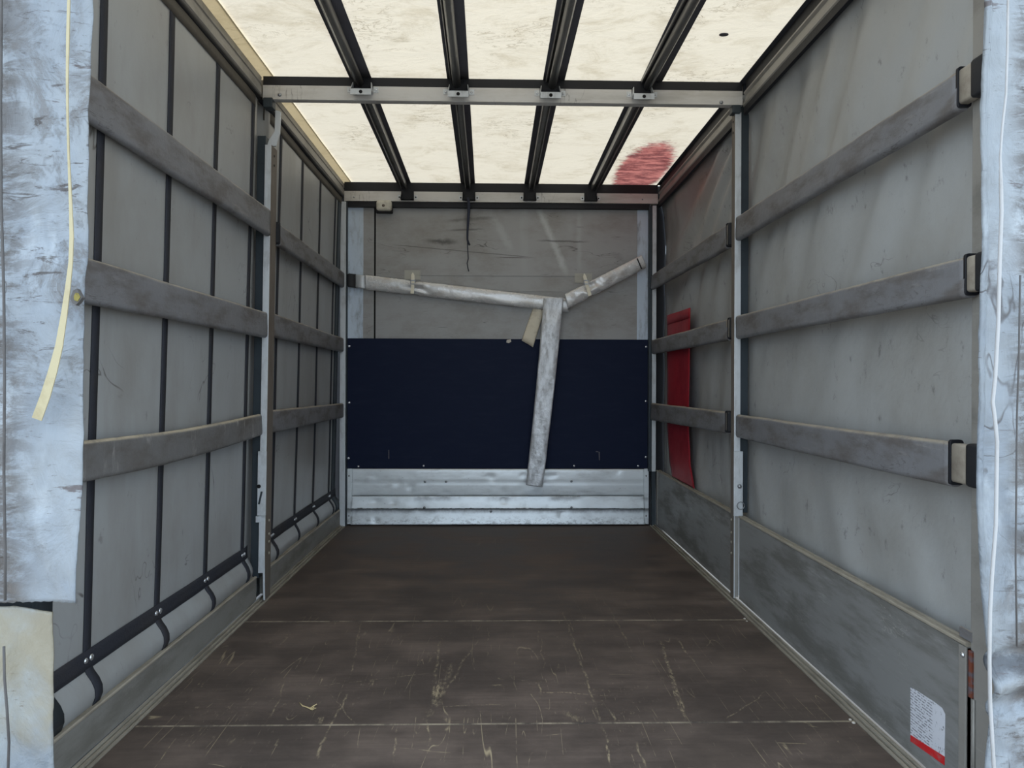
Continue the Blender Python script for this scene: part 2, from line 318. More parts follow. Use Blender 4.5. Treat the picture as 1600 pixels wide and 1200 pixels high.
def floor_mat():
    t = NT('brown_phenolic_floor')
    f = t.ramp(t.noise((1.5, 2.5, 1), 1.3, 7, .7), .38, .7)
    c = t.mix(f, lin((76, 67, 62)), lin((106, 93, 85)))
    gr = t.ramp(t.noise((3, 60, 1), 1, 4, .6), .4, .7); c = t.mix(t.math('MULTIPLY', gr, .14), c, lin((36, 33, 32)))
    # scratches: long drag marks where they lie, plus fine random ones that thin out towards the bulkhead
    sx = t.n('ShaderNodeSeparateXYZ'); t.l(t.tc.outputs['Object'], sx.inputs[0])
    near = t.ramp(sx.outputs[1], 1.8, 3.9, 1, .10)
    wob = t.math('MULTIPLY', t.math('SUBTRACT', t.noise((3, 3, 1), 2, 4, .6), .5), .05)
    brk = t.math('MULTIPLY', t.ramp(t.noise((5, 5, 1), 2, 5, .75, (3, 6, 2)), .36, .58), t.ramp(t.noise((40, 14, 1), 2, 4, .7, (3, 6, 2)), .40, .58))
    tot = None
    for (x0, y0, x1, y1, wd, st) in DRAGS:
        a, b = on_z(x0, y0, 0), on_z(x1, y1, 0); d = b - a; L = d.length; d = d / L
        al = t.math('SUBTRACT', t.math('ADD', t.math('MULTIPLY', sx.outputs[0], d.x), t.math('MULTIPLY', sx.outputs[1], d.y)), a.x * d.x + a.y * d.y)
        ac = t.math('ADD', t.math('SUBTRACT', t.math('ADD', t.math('MULTIPLY', sx.outputs[0], -d.y), t.math('MULTIPLY', sx.outputs[1], d.x)), -a.x * d.y + a.y * d.x), wob)
        k = t.math('MULTIPLY', t.ramp(t.math('ABSOLUTE', ac), 0, wd * .6, st, 0), t.math('MULTIPLY', t.ramp(al, -.02, .06), t.ramp(al, L - .06, L + .02, 1, 0)))
        k = t.math('MULTIPLY', k, brk); tot = k if tot is None else t.math('MAXIMUM', tot, k)
    for sc, mid, wd, loc, thr, rot in (((5, .30, 1), .5, .004, (1, 2, 0), .52, .06), ((7, .45, 1), .47, .004, (5, 7, 0), .54, .28), ((5, .5, 1), .52, .003, (9, 3, 0), .55, -.35), ((11, .8, 1), .5, .006, (2, 9, 4), .57, .1), ((.5, 4.5, 1), .5, .004, (4, 6, 2), .58, .12), ((14, .9, 1), .5, .008, (12, 9, 4), .57, -.12)):
        a = t.line(t.noise(sc, 1.5, 1, .4, loc, (0, 0, rot), .15), mid, wd)
        b = t.ramp(t.noise((3.2, 2.6, 1), 1.6, 5, .65, (loc[1], loc[0], 3)), thr, thr + .1)
        tot = t.math('MAXIMUM', tot, t.math('MULTIPLY', t.math('MULTIPLY', a, b), .8))
    sp = t.math('MULTIPLY', t.ramp(t.noise((22, 9, 1), 2, 7, .8, (2, 2, 2)), .58, .68), t.ramp(t.noise((1.8, 1.8, 1), 1.2, 3, .5, (6, 2, 1)), .50, .64))
    tot = t.math('MULTIPLY', t.math('MAXIMUM', tot, t.math('MULTIPLY', sp, .55)), near)
    c = t.mix(t.math('MULTIPLY', tot, .95), c, lin((176, 160, 130)))
    dust = t.math('MULTIPLY', t.math('MULTIPLY', t.ramp(t.noise((2, 2, 1), 1.2, 6, .7, (8, 8, 8)), .45, .75), near), .35)
    c = t.mix(dust, c, lin((112, 98, 88)))
    t.bsdf(c, t.ramp(f, 0, 1, .55, .75), 0, t.noise((60, 60, 60), 1, 4, .6), .15, .003, .25); return t.m
M['floor'] = floor_mat()
ROOF_Z = 2.70
RC = on_z(1003, 268, ROOF_Z)
def roof_mat(val=.37, nm='translucent_roof_tarp', base=(246, 237, 220)):
    t = NT(nm)
    f = t.math('MULTIPLY', t.ramp(t.noise((2.2, 3.5, 1), 1.5, 8, .75, dist=.6), .46, .72), .42)
    c = t.mix(f, lin(base), lin((176, 158, 122)))
    wr = t.math('MULTIPLY', t.line(t.noise((3, 9, 1), 1.5, 6, .65, (3, 3, 3), dist=1.2), .5, .02), t.ramp(t.noise((1.6, 1.2, 1), 1.3, 3, .5, (5, 1, 0)), .48, .64))
    c = t.mix(t.math('MULTIPLY', wr, .6), c, lin((140, 122, 92)))
    m = t.n('ShaderNodeVectorMath', operation='SUBTRACT'); t.l(t.tc.outputs['Object'], m.inputs[0]); m.inputs[1].default_value = RC - Vector((0, 3.4, ROOF_Z))
    m2 = t.n('ShaderNodeVectorMath', operation='MULTIPLY'); t.l(m.outputs[0], m2.inputs[0]); m2.inputs[1].default_value = (3.9, 1.25, 0)
    ln = t.n('ShaderNodeVectorMath', operation='LENGTH'); t.l(m2.outputs[0], ln.inputs[0])
    d = t.math('ADD', ln.outputs['Value'], t.math('MULTIPLY', t.math('SUBTRACT', t.noise((8, 12, 1), 2, 6, .7, (1, 1, 1)), .5), .5))
    red = t.mix(t.ramp(t.noise((5, 14, 1), 1.4, 5, .7), .4, .62), lin((120, 40, 52)), lin((206, 120, 116)))
    c = t.mix(t.ramp(d, .62, .84, .92, 0), c, red)
    hs = t.n('ShaderNodeHueSaturation'); hs.inputs['Value'].default_value = val; t.l(c, hs.inputs['Color']); ct = hs.outputs[0]
    tr = t.n('ShaderNodeBsdfTranslucent'); df = t.n('ShaderNodeBsdfDiffuse'); mx = t.n('ShaderNodeMixShader')
    u = t.n('ShaderNodeBump'); u.inputs['Strength'].default_value = .5; u.inputs['Distance'].default_value = .02
    t.l(t.noise((5, 9, 1), 1.5, 7, .65, dist=1), u.inputs['Height'])
    t.l(ct, tr.inputs[0]); t.l(c, df.inputs[0]); t.l(u.outputs[0], tr.inputs['Normal']); t.l(u.outputs[0], df.inputs['Normal'])
    mx.inputs[0].default_value = .55; t.l(tr.outputs[0], mx.inputs[1]); t.l(df.outputs[0], mx.inputs[2]); t.l(mx.outputs[0], t.out.inputs[0])
    return t.m
M['roof'] = roof_mat()
M['overlap'] = roof_mat(.23, 'doubled_tarp_edge', (236, 216, 176))
def flap_mat(name, seed, base=(138, 144, 150), yel=0, edge=None, band=None):
    t = NT(name); L = (seed, seed * 2, seed * 3)
    c = t.mix(t.ramp(t.noise((2, 2, 1.2), 1.5, 5, .6, L), .35, .7), lin(base), lin((118, 127, 138)))
    g = t.math('MULTIPLY', t.ramp(t.noise((7, 7, 3), 1, 5, .6, (4, seed, 4), (0, .7, 0)), .55, .72), .6); c = t.mix(g, c, lin((172, 180, 188)))
    msk = t.ramp(t.noise((2.4, 2.4, 1.0), 1.2, 3, .5, (seed + 5, 3, seed)), .47, .66, .04, 1)
    if edge:                              # where the sheet folds round the post it is rubbed dirtier
        sx = t.n('ShaderNodeSeparateXYZ'); t.l(t.tc.outputs['Object'], sx.inputs[0])
        msk = t.math('MAXIMUM', msk, t.ramp(sx.outputs[0], edge[0], edge[1], 1, 0))
    d = t.math('MULTIPLY', t.ramp(t.noise((5, 5, 5), 1.3, 9, .8, (seed + 3, 1, seed), (0, .5, 0), .6), .50, .62), msk)
    if edge:
        e = t.ramp(sx.outputs[0], edge[0], edge[1], 1, 0)
        sm = t.math('MULTIPLY', t.ramp(t.noise((4, 4, 13), 1.3, 8, .78, (seed + 2, 4, seed), (0, .15, 0), .5), .42, .56), e)
        c = t.mix(t.math('MULTIPLY', sm, .8), c, lin((70, 62, 57)))
    if band:
        bz = t.math('ADD', sx.outputs[2], t.math('MULTIPLY', t.math('SUBTRACT', t.noise((6, 6, 9), 1.3, 7, .75), .5), .09))
        bk = t.math('MULTIPLY', t.ramp(bz, band[0], band[0] + .03), t.ramp(bz, band[1] - .015, band[1], 1, 0))
        c = t.mix(t.math('MULTIPLY', bk, .8), c, lin((56, 58, 64)))
    c = t.mix(t.math('MULTIPLY', d, .6), c, lin((86, 79, 74)))
    d2 = t.math('MULTIPLY', t.ramp(t.noise((7, 7, 34), 1.3, 7, .75, (seed + 8, 1, seed), (0, .12, 0), .7), .56, .64), msk)
    c = t.mix(t.math('MULTIPLY', d2, .85), c, lin((58, 50, 48)))
    d3 = t.math('MULTIPLY', t.ramp(t.noise((26, 26, 120), 1.3, 4, .7, (seed + 1, 1, seed)), .62, .68), t.ramp(t.noise((3, 3, 3), 1.3, 3, .5, (seed + 1, 5, seed)), .5, .6))
    c = t.mix(t.math('MULTIPLY', d3, .7), c, lin((70, 62, 62)))
    s = t.math('MULTIPLY', t.line(t.noise((5, 5, 2.0), 1.4, 3, .5, (seed, 4, 9), (0, -.6, 0), .5), .5, .008), t.ramp(t.noise((3, 3, 3), 1, 3, .5, (seed, 6, 1)), .52, .62))
    c = t.mix(t.math('MULTIPLY', s, .7), c, lin((58, 50, 50)))
    k2 = t.math('MULTIPLY', t.ramp(t.noise((2.5, 2.5, 11), 1.2, 6, .7, (seed + 4, 2, seed + 6), (0, -.75, 0), .4), .63, .68), .8)
    c = t.mix(k2, c, lin((74, 62, 62)))
    if yel: c = t.mix(t.math('MULTIPLY', t.ramp(t.noise((3, 3, 3), 1.2, 5, .6, (seed, 1, 1)), .30, .56), .75), c, lin((132, 122, 98)))
    h = t.math('ADD', t.noise((7, 7, 4), 1, 7, .62, L, (0, .6, 0), 1.0), t.math('MULTIPLY', t.math('ADD', s, d), -.12))
    t.bsdf(c, .38, .05, h, .45, .03, .5); return t.m
M['flap_l'] = flap_mat('scuffed_silver_tarp', 1.0, edge=(-.10, .03))
M['flap_low'] = flap_mat('stained_silver_tarp', 4.0, (142, 148, 150), 1)
M['flap_r'] = flap_mat('scratched_silver_tarp', 2.3, edge=(.075, .005), band=(-.70, -.635))
def sticker_mat():
    t = NT('printed_sticker')
    br = t.n('ShaderNodeTexBrick'); t.l(t.mapped((1, 1, 1), (0, 0, 0), (0, math.pi / 2, math.pi / 2)), br.inputs[0])
    return t
# sticker: fine rows of print drawn with a wave broken up by noise
def print_mat():
    t = NT('printed_sticker')
    sx = t.n('ShaderNodeSeparateXYZ'); t.l(t.tc.outputs['Object'], sx.inputs[0])
    wv = t.math('SINE', t.math('MULTIPLY', sx.outputs[2], 2 * math.pi / .0085))
    words_ = t.ramp(t.noise((1, 90, 118), 1, 2, .5), .44, .5)
    left = t.ramp(sx.outputs[1], -.03, -.018, 0, 1)
    k = t.math('MULTIPLY', t.math('MULTIPLY', t.ramp(wv, .1, .5), words_), left)
    pic = t.math('MULTIPLY', t.ramp(t.noise((1, 60, 50), 1, 4, .7, (3, 3, 3)), .58, .64), t.ramp(sx.outputs[1], -.03, -.018, 1, .25))
    c = t.mix(t.math('MULTIPLY', t.math('MAXIMUM', k, pic), .75), lin((206, 208, 216)), lin((70, 68, 78)))
    c = t.mix(t.math('MULTIPLY', t.ramp(t.noise((1, 40, 60), 1, 5, .7, (8, 3, 3)), .62, .68), .8), c, lin((90, 92, 92)))
    t.bsdf(c, .5); return t.m
M['print'] = print_mat()

# ================================================================== SETTING
D = 5.32
g = MB().grid(lambda u, v: Vector((lerp(-40, 40, u), lerp(-40, 40, v), -1.05)), 8, 8)
obj('ground', g, M['asphalt'], kind='structure')

# floor panels
fl = thing('floor', (0, 0, 0), 'dark brown scratched plywood load floor', None, None, 'structure')
s1, s2 = on_z(778, 1131, 0).y, on_z(778, 970, 0).y
XL, XR = -1.185, 1.20
for a, b in ((1.30, s1), (s1, s2), (s2, D - .005)):
    obj('floor_panel', MB().box(XL, XR, a + .002, b - .002, -.03, 0), M['floor'], fl, .0015)
obj('joint_filler', MB().box(XL, XR, 1.3, D, -.06, -.031), M['dark'], fl)
obj('underbody', MB().box(-1.36, 1.36, 1.3, 5.36, -.20, -.061), M['dark'], fl)
for sx in (-1.36, XR): obj('sill', MB().box(sx, sx + .16, 1.3, 5.36, -.060, -.031) if sx > 0 else MB().box(sx, XL, 1.3, 5.36, -.060, -.031), M['dark'], fl)
for y in (s1, s2): obj('dusty_joint', MB().box(XL, XR, y - .0045, y + .0045, -.02, .0006), M['joint'], fl)

# edge profiles beside the floor
def edge_trim(name, x0, sgn, y0, y1):
    prof = [(0, -.03), (0, .004), (.010, .004), (.010, -.006), (.018, -.006), (.018, .008), (.028, .008), (.028, -.002), (.034, -.002), (.034, .014), (.040, .014), (.040, -.03)]
    mb = MB().rings([[Vector((x0 + sgn * a, y, b)) for a, b in prof] for y in (y0, y1)], False)
    return obj(name, mb, M['lip'], kind='structure')
edge_trim('trim_1', XL - .001, -1, 1.45, 5.29)
edge_trim('trim_2', XR + .001, 1, 1.45, 5.29)

# ---- curtain wall with straps
CXL = -1.275
def cur(Y, z, off=0.0):
    b = 0.0
    if z < .24:
        q = (.24 - z) / .24
        b = .048 * math.sin(min(1, q / .62) * math.pi) if q < .62 else -.010 * (q - .62) / .38
        b *= .8 + .25 * N(Y * 1.3, 2, 1)
    x = CXL + .023 * max(0, z - .3) + b + .006 * N(Y * 1.1, z * .9, 1.5) + .002 * N(Y * 6, z * 1.5, 4.5)
    k = min(1, 1.3 * math.exp(-((Y - 3.51) / .055) ** 4))      # drawn back behind the stanchion
    x = lerp(x, min(x, -1.297), k)
    return Vector((x + off, Y, z))
wl = thing('wall_left', (CXL, 3.5, 0), 'grey curtain side wall with vertical black straps', None, None, 'structure')
obj('curtain', MB().grid(lambda u, v: cur(lerp(1.70, 5.29, u), lerp(-.02, 2.64, v if v > .25 else v)), 120, 130), M['curtain'], wl, solid=.002)
def band(y0, y1, z0, z1, nu, nv, off=.0035):
    return MB().grid(lambda u, v: cur(lerp(y0, y1, u), lerp(z0, z1, v), off), nu, nv)
for Y in (2.115, 2.54, 2.95, 3.37, 3.80, 4.235, 4.66, 5.085):
    obj('vertical_strap', band(Y - .019, Y + .019, -.01, 2.60, 2, 110), M['webbing'], wl, solid=.002)
for a, b in ((1.70, 3.45), (3.57, 5.28)):
    hs = obj('bottom_strap', band(a, b, .236, .296, 40, 3, .006), M['webbing'], wl, solid=.002)
    obj('top_band', band(a, b, 2.508, 2.59, 30, 3, .0045), M['top_band'], wl, solid=.002)
    for Y in (2.115, 2.54, 2.95, 3.37, 3.80, 4.235, 4.66, 5.085):
        if a < Y < b:
            for dy in (-.013, .016):
                obj('rivet', MB().dome(cur(Y + dy, .266, .007), (1, 0, 0), .012 if dy > 0 else .0105, .007), M['chrome'], hs)
obj('edge_band', band(1.70, 1.945, -.01, 2.6, 3, 110, .004), M['channel'], wl, solid=.002)
obj('edge_band', band(5.15, 5.27, -.01, 2.6, 3, 110, .004), M['channel'], wl, solid=.002)

# ---- plain tarp wall
CXR = 1.292
def trp(Y, z, off=0.0, far=0):
    top = max(0, min(1, (z - .5) / 2.0))
    if far:
        r = math.atan2(2.75 - z, Y - 3.25)
        q = .016 * math.sin(r * 30 + 3 * N(z * .8, Y * .8, 3)) * top + .03 * N(Y * 2.2, z * .7, 9) * top + .012 * N(Y * 7 + z * 2, z, 4) * top
        if z < 1.2: q += .030 * N(Y * 6.5, z * 1.3, 1) * min(1, (1.2 - z) / .5)
    else:
        d = Y + .55 * z
        q = (.050 * N(d * 2.6 + 1.2, z * .45, 2.0) + .030 * N(d * 6 + 3, z * .7, 7) + .010 * N(d * 13, z * 1.4, 3) * top) * top ** 1.3
        q += .022 * N(Y * 1.4, z * 1.6, 11) + .020 * N(Y * 5 - z * 2, z * 1.8, 5) * max(0, min(1, (1.1 - z) / .5))
    q = .026 + q
    x = CXR + max(-.022, q)
    for yp, xp in ((3.505, 1.318), (5.30, 1.33)):
        k = math.exp(-((Y - yp) / .05) ** 2); x = lerp(x, xp, min(1, 1.15 * k))
    if z > 2.45: x = lerp(x, 1.292, min(1, (z - 2.45) / .12))
    return Vector((x + off, Y, z))
wr_ = thing('wall_right', (CXR, 3.5, 0), 'plain grey wrinkled tarp side wall', None, None, 'structure')
obj('tarp', MB().grid(lambda u, v: trp(lerp(1.775, 3.54, u), lerp(.30, 2.62, v)), 90, 110), M['tarp'], wr_, solid=.002)
obj('tarp', MB().grid(lambda u, v: trp(lerp(3.47, 5.34, u), lerp(.30, 2.62, v), .004, 1), 110, 110), M['tarp'], wr_, solid=.002)
p0, p1 = on_x(1501, 978, 1.262), on_x(1521, 998, 1.262)
obj('corner_tab', MB().box(1.258, 1.264, min(p0.y, p1.y), max(p0.y, p1.y), .445, p0.z), M['sleeve'], wr_, .001)

# ---- back wall
wb = thing('wall_back', (0, D, 0), 'front bulkhead of grey sheet, dark plywood and dented aluminium planks', None, None, 'structure')
def bx(mb, x0, y0, x1, y1, ya, yb):
    a, b = on_y(x0, y0, ya), on_y(x1, y1, ya); return mb.box(a.x, b.x, ya, yb, a.z, b.z)
obj('backing', MB().box(-1.32, 1.34, D + .03, D + .05, -.06, 2.70), M['dark'], wb)
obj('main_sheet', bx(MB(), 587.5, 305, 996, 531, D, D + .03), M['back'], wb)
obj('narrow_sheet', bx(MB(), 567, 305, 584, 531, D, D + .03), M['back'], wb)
obj('dark_gap', bx(MB(), 584.2, 305, 587.3, 531, D + .008, D + .03), M['hole'], wb)
obj('pale_strip', bx(MB(), 538, 305, 567, 531, D - .004, D + .03), M['galv_strip'], wb, .002)
obj('pale_strip', bx(MB(), 996, 305, 1016, 531, D - .004, D + .03), M['galv_strip'], wb, .002)
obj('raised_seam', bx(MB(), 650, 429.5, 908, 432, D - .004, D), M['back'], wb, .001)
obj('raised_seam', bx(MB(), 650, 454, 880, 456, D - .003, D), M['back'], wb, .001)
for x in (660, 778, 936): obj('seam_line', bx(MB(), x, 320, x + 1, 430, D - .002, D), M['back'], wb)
for x0, x1, y in ((632, 657, 422), (898, 925, 427)): obj('tape_patch', bx(MB(), x0, y, x1, y + 15, D - .004, D - .0005), M['tape'], wb)
ply = obj('plywood_panel', bx(MB(), 540.5, 528.5, 1014.5, 732, D - .012, D + .02), M['navy'], wb, .002)
b0 = None
def stud(mb_pos, r, par, m, nm='bolt', h=.006):
    return obj(nm, MB().dome(mb_pos, (0, -1, 0), r, h), m, par)
for x, y in ((546, 541), (546, 629), (545, 716), (560, 729), (662, 728), (897, 728), (997, 728), (1009.5, 542), (1009, 627), (1009, 714)):
    stud(on_y(x, y, D - .012), .0095, ply, M['chrome'])
obj('tape_scrap', MB().prism([on_y(*p, D - .013) for p in ((792, 531), (798, 530), (799, 534), (795, 536), (791, 535))], (0, -.002, 0)), M['pebble'], ply)
for pts in (((931, 705), (935, 705.5), (935, 706.5), (931, 706)), ((935.5, 706), (937, 706), (937, 719), (936, 719)), ((607, 703), (608, 703), (608, 717), (607, 717))):
    obj('scratch_mark', MB().prism([on_y(*p, D - .0125) for p in pts], (0, -.0008, 0)), M['sleeve'], ply)
# three planks with rolled edges
def plank(y0, y1, prof):
    a, b = on_y(549, y0, D - .02), on_y(1007, y1, D - .02); z1, z0 = a.z, b.z
    def fn(u, v):
        x = lerp(a.x, b.x, u); z = lerp(z0, z1, v)
        dent = .006 * max(0, N(x * 6, z * 9, 3) - .18) + .004 * N(x * 3, z * 6, 8)
        if 0 < v < 1 and 0 < u < 1: dent += .014 * max(0, N(x * 11, z * 14, 5) - .33)
        return Vector((x, D - .022 - prof(v) + dent, z))
    return obj('aluminium_plank', MB().grid(fn, 130, 14), M['plank'], wb, solid=.003)
pk1 = plank(732.5, 774.5, lambda v: .004 * math.sin(math.pi * v) ** .5 - (.003 if .47 < v < .53 else 0))
pk2 = plank(775.2, 793.5, lambda v: .004 + .022 * (1 - v) ** 1.5)
pk3 = plank(794.2, 818.5, lambda v: .004 + .020 * max(0, 1 - v * 1.3) - .008 * (v > .86))
for x0, x1 in ((542.5, 549), (1007, 1013.5)):
    e = obj('end_strip', bx(MB(), x0, 732.5, x1, 819, D - .035, D - .015), M['plank'], wb, .002)
    for y in (743.5, 806): stud(on_y((x0 + x1) / 2 - .5, y, D - .035), .007, e, M['bolt'], 'rivet')
obj('plank_backing', bx(MB(), 540, 733, 1015, 822, D - .012, D + .02), M['dark'], wb)
for x, y, p in ((664, 752.5, pk1), (893, 752, pk1), (697, 752.5, pk1), (663, 793, pk2), (893, 793, pk2), (767, 799, pk3)):
    stud(on_y(x, y, D - .036 if p is pk1 else D - .055), .010, p, M['bolt'])

# ---- ceiling
ce = thing('ceiling', (0, 3.4, ROOF_Z), 'cream translucent roof tarp with dark bands and a red stain', None, None, 'structure')
def rf(x, y, dz=0):
    s = .010 * N(x * 1.2, y * 1.0, 3) + .003 * N(x * 6, y * 9, 2)
    return Vector((x, y, ROOF_Z + .006 + s * .8 + dz))
obj('roof_tarp', MB().grid(lambda u, v: rf(lerp(-1.166, 1.36, u), lerp(1.25, 5.36, v)), 110, 150), M['roof'], ce)
BAR = {}   # strip centres and bar centres per section from the photo
strips = [((512, 1), (561.5, 118), (577, 158), (633, 291)), ((704, 1), (715.5, 122), (719, 161), (731.5, 291)),
          ((891.5, 1), (865, 127), (854, 163), (829.5, 292)), ((1082, 1), (1016.5, 130), (992.5, 164), (928, 293))]
def zline(pa, pb, z, y):
    a, b = on_z(*pa, z), on_z(*pb, z); return lerp(a.x, b.x, (y - a.y) / (b.y - a.y))
for st in strips:
    for sec, (y0, y1) in enumerate(((1.5, 3.47), (3.47, 5.30))):
        a, b = st[2 * sec], st[2 * sec + 1]
        f = lambda u, v, a=a, b=b, y0=y0, y1=y1: Vector((zline(a, b, ROOF_Z - .012, lerp(y0, y1, v)) + lerp(-.056, .056, u), lerp(y0, y1, v), ROOF_Z - .010))
        obj('dark_band', MB().grid(f, 2, 12), M['band'], ce, solid=.003)
# side overlap of the tarp above the left rail, red stain comes from the tarp itself
obj('tarp_overlap', MB().grid(lambda u, v: Vector((lerp(-1.36, -1.158, u), lerp(1.25, 5.36, v), lerp(2.682, 2.699, u) + .002 * N(lerp(1, 9, v) * 3, u, 1))), 3, 60), M['overlap'], ce)
obj('dark_band', MB().grid(lambda u, v: Vector((lerp(1.250, 1.36, u), lerp(1.5, 5.29, v), 2.692)), 2, 30), M['webbing'], ce, solid=.003)
c = on_z(1131, 54, ROOF_Z - .004)
mb = MB().disc((0, 0, ROOF_Z - .006), (0, 0, 1), 1, .003)
for v in mb.v: v.x = c.x + v.x * .021; v.y = c.y + v.y * .014
obj('dark_spot', mb, M['band'], ce)

# ---- roof rails and cross beams
def cantrail(name, xs, zs, y0, y1, m):
    mb = MB()
    return mb
t3 = thing('trim_3', (-1.25, 3.4, 2.6), 'grey roof rail above the strapped curtain', None, None, 'structure')
prof = [(-1.212, 2.585), (-1.206, 2.592), (-1.206, 2.628), (-1.211, 2.632), (-1.211, 2.640), (-1.206, 2.644), (-1.206, 2.676), (-1.30, 2.676), (-1.30, 2.585)]
obj('rail', MB().rings([[Vector((a, y, b)) for a, b in prof] for y in (1.5, 3.44)], False), M['alu'], t3)
obj('rail', MB().rings([[Vector((a, y, b)) for a, b in prof] for y in (3.475, 5.28)], False), M['alu'], t3)
obj('seal', MB().tube([(-1.222, y, 2.576) for y in (1.5, 3.44)], .015), M['dark'], t3)
obj('seal', MB().tube([(-1.222, y, 2.576) for y in (3.475, 5.28)], .015), M['dark'], t3)
obj('cover_strip', MB().box(-1.34, -1.29, 1.5, 5.3, 2.56, 2.70), M['dark'], t3)
t4 = thing('trim_4', (1.27, 3.4, 2.6), 'grey roof rail above the plain tarp', None, None, 'structure')
prof = [(1.262, 2.552), (1.258, 2.558), (1.258, 2.570), (1.268, 2.578), (1.272, 2.612), (1.262, 2.622), (1.262, 2.630), (1.33, 2.630), (1.33, 2.552)]
for a, b in ((1.5, 3.44), (3.475, 5.28)):
    obj('rail', MB().rings([[Vector((p, y, q)) for p, q in prof] for y in (a, b)], False), M['alu'], t4)
    obj('dark_web', MB().box(1.272, 1.33, a, b, 2.630, 2.690), M['dark'], t4, .002)
    obj('seal', MB().rings([[Vector((p, y, q)) for p, q in ((1.262, 2.551), (1.262, 2.516), (1.275, 2.510), (1.285, 2.551))] for y in (a, b)], False), M['dark'], t4)

def beam(name, Y, z0, z1, zt, x0, x1, label):
    t = thing(name, (0, Y, z0), label, None, None, 'structure')
    pr = [(Y, z0 + .003), (Y, z1), (Y + .035, z1), (Y + .035, z0 - .004), (Y + .004, z0 - .004), (Y - .003, z0 - .002)]
    obj('beam_face', MB().rings([[Vector((x, a, b)) for a, b in pr] for x in (x0, x1)], False), M['beam'], t, .001)
    obj('upper_flange', MB().box(x0, x1, Y + .006, Y + .034, z1 + .0005, zt), M['dark'], t)
    return t
MBY, RBY = 3.455, 5.27
zmb0, zmb1 = on_y(790, 159, MBY).z, on_y(790, 137.5, MBY).z
zrb0, zrb1 = on_y(778, 315.5, RBY).z, on_y(778, 300.5, RBY).z
t5 = beam('trim_5', MBY, zmb0, zmb1, 2.690, -1.205, 1.262, 'steel cross beam under the roof at mid length')
t6 = beam('trim_6', RBY, zrb0, zrb1, 2.688, -1.205, 1.256, 'steel cross beam under the roof above the bulkhead')
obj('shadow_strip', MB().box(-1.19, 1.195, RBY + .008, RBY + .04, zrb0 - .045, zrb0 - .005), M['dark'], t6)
for p in ((437, 148), (1127, 160)):
    obj('bolt', MB().dome(on_y(*p, MBY), (0, -1, 0), .010, .008), M['bolt'], t5)
for p in ((553, 308), (1004, 311.5)):
    obj('bolt', MB().dome(on_y(*p, RBY), (0, -1, 0), .007, .005), M['bolt'], t6)

t7 = thing('trim_7', (0, 1.5, 2.62), 'grey header beam above the entrance', None, None, 'structure')
obj('header', MB().box(-1.36, 1.36, 1.44, 1.498, 2.60, 2.74), M['alu'], t7, .004)

def bracket(t, Y, cx, cz, wd, dep, hgt, m, lip):
    """open tray bracket: dark back plate, ears, two cheeks, floor and a drilled front lip"""
    h = wd / 2; mb = MB().box(cx - h, cx + h, Y - .003, Y - .0005, cz, cz + hgt + .012)
    b = obj('hanger_bracket', mb, M['dark'], t)  # dark colour stands for the shade inside the mid-beam trays
    mb = MB()
    for s in (-1, 1):
        x0 = cx + s * h
        mb.hexa([(x0 - .0015, Y - dep, cz), (x0 + .0015, Y - dep, cz), (x0 + .0015, Y - .0035, cz), (x0 - .0015, Y - .0035, cz),
                 (x0 - s * .006 - .0015, Y - dep + .03, cz + hgt), (x0 - s * .006 + .0015, Y - dep + .03, cz + hgt), (x0 - s * .006 + .0015, Y - .0035, cz + hgt), (x0 - s * .006 - .0015, Y - .0035, cz + hgt)])
    mb.box(cx - h, cx + h, Y - dep, Y - .0035, cz - .003, cz)
    if lip: mb.box(cx - h, cx + h, Y - dep - .003, Y - dep, cz - .026, cz + .004)
    obj('tray', mb, m, b)
    if lip: obj('bolt_hole', MB().disc((cx, Y - dep - .0035, cz - .012), (0, -1, 0), .009, .001), M['hole'], b)
    for s in (-1, 1):
        xe = cx + s * (h + .014)
        obj('ear', MB().box(xe - .013, xe + .013, Y - .003, Y - .0005, cz + .008, cz + hgt * .7), M['galv'], b)
        obj('bolt', MB().dome((xe, Y - .003, cz + hgt * .4), (0, -1, 0), .006, .005), M['hole'] if not lip else M['chrome'], b)
    return b
mid_c = [(564, 140.5), (716, 144), (860.5, 146), (1006, 148)]
rear_c = [(636, 311), (732.5, 312), (828, 312), (923.5, 313)]
mid_p = [on_y(x, y, MBY - .05) for x, y in mid_c]; rear_p = [on_y(x, y, RBY - .03) for x, y in rear_c]
for p in mid_p: bracket(t5, MBY, p.x, p.z, .105, .055, .05, M['galv'], True)
for p in rear_p: bracket(t6, RBY, p.x, p.z, .10, .045, .055, M['dark'], False)

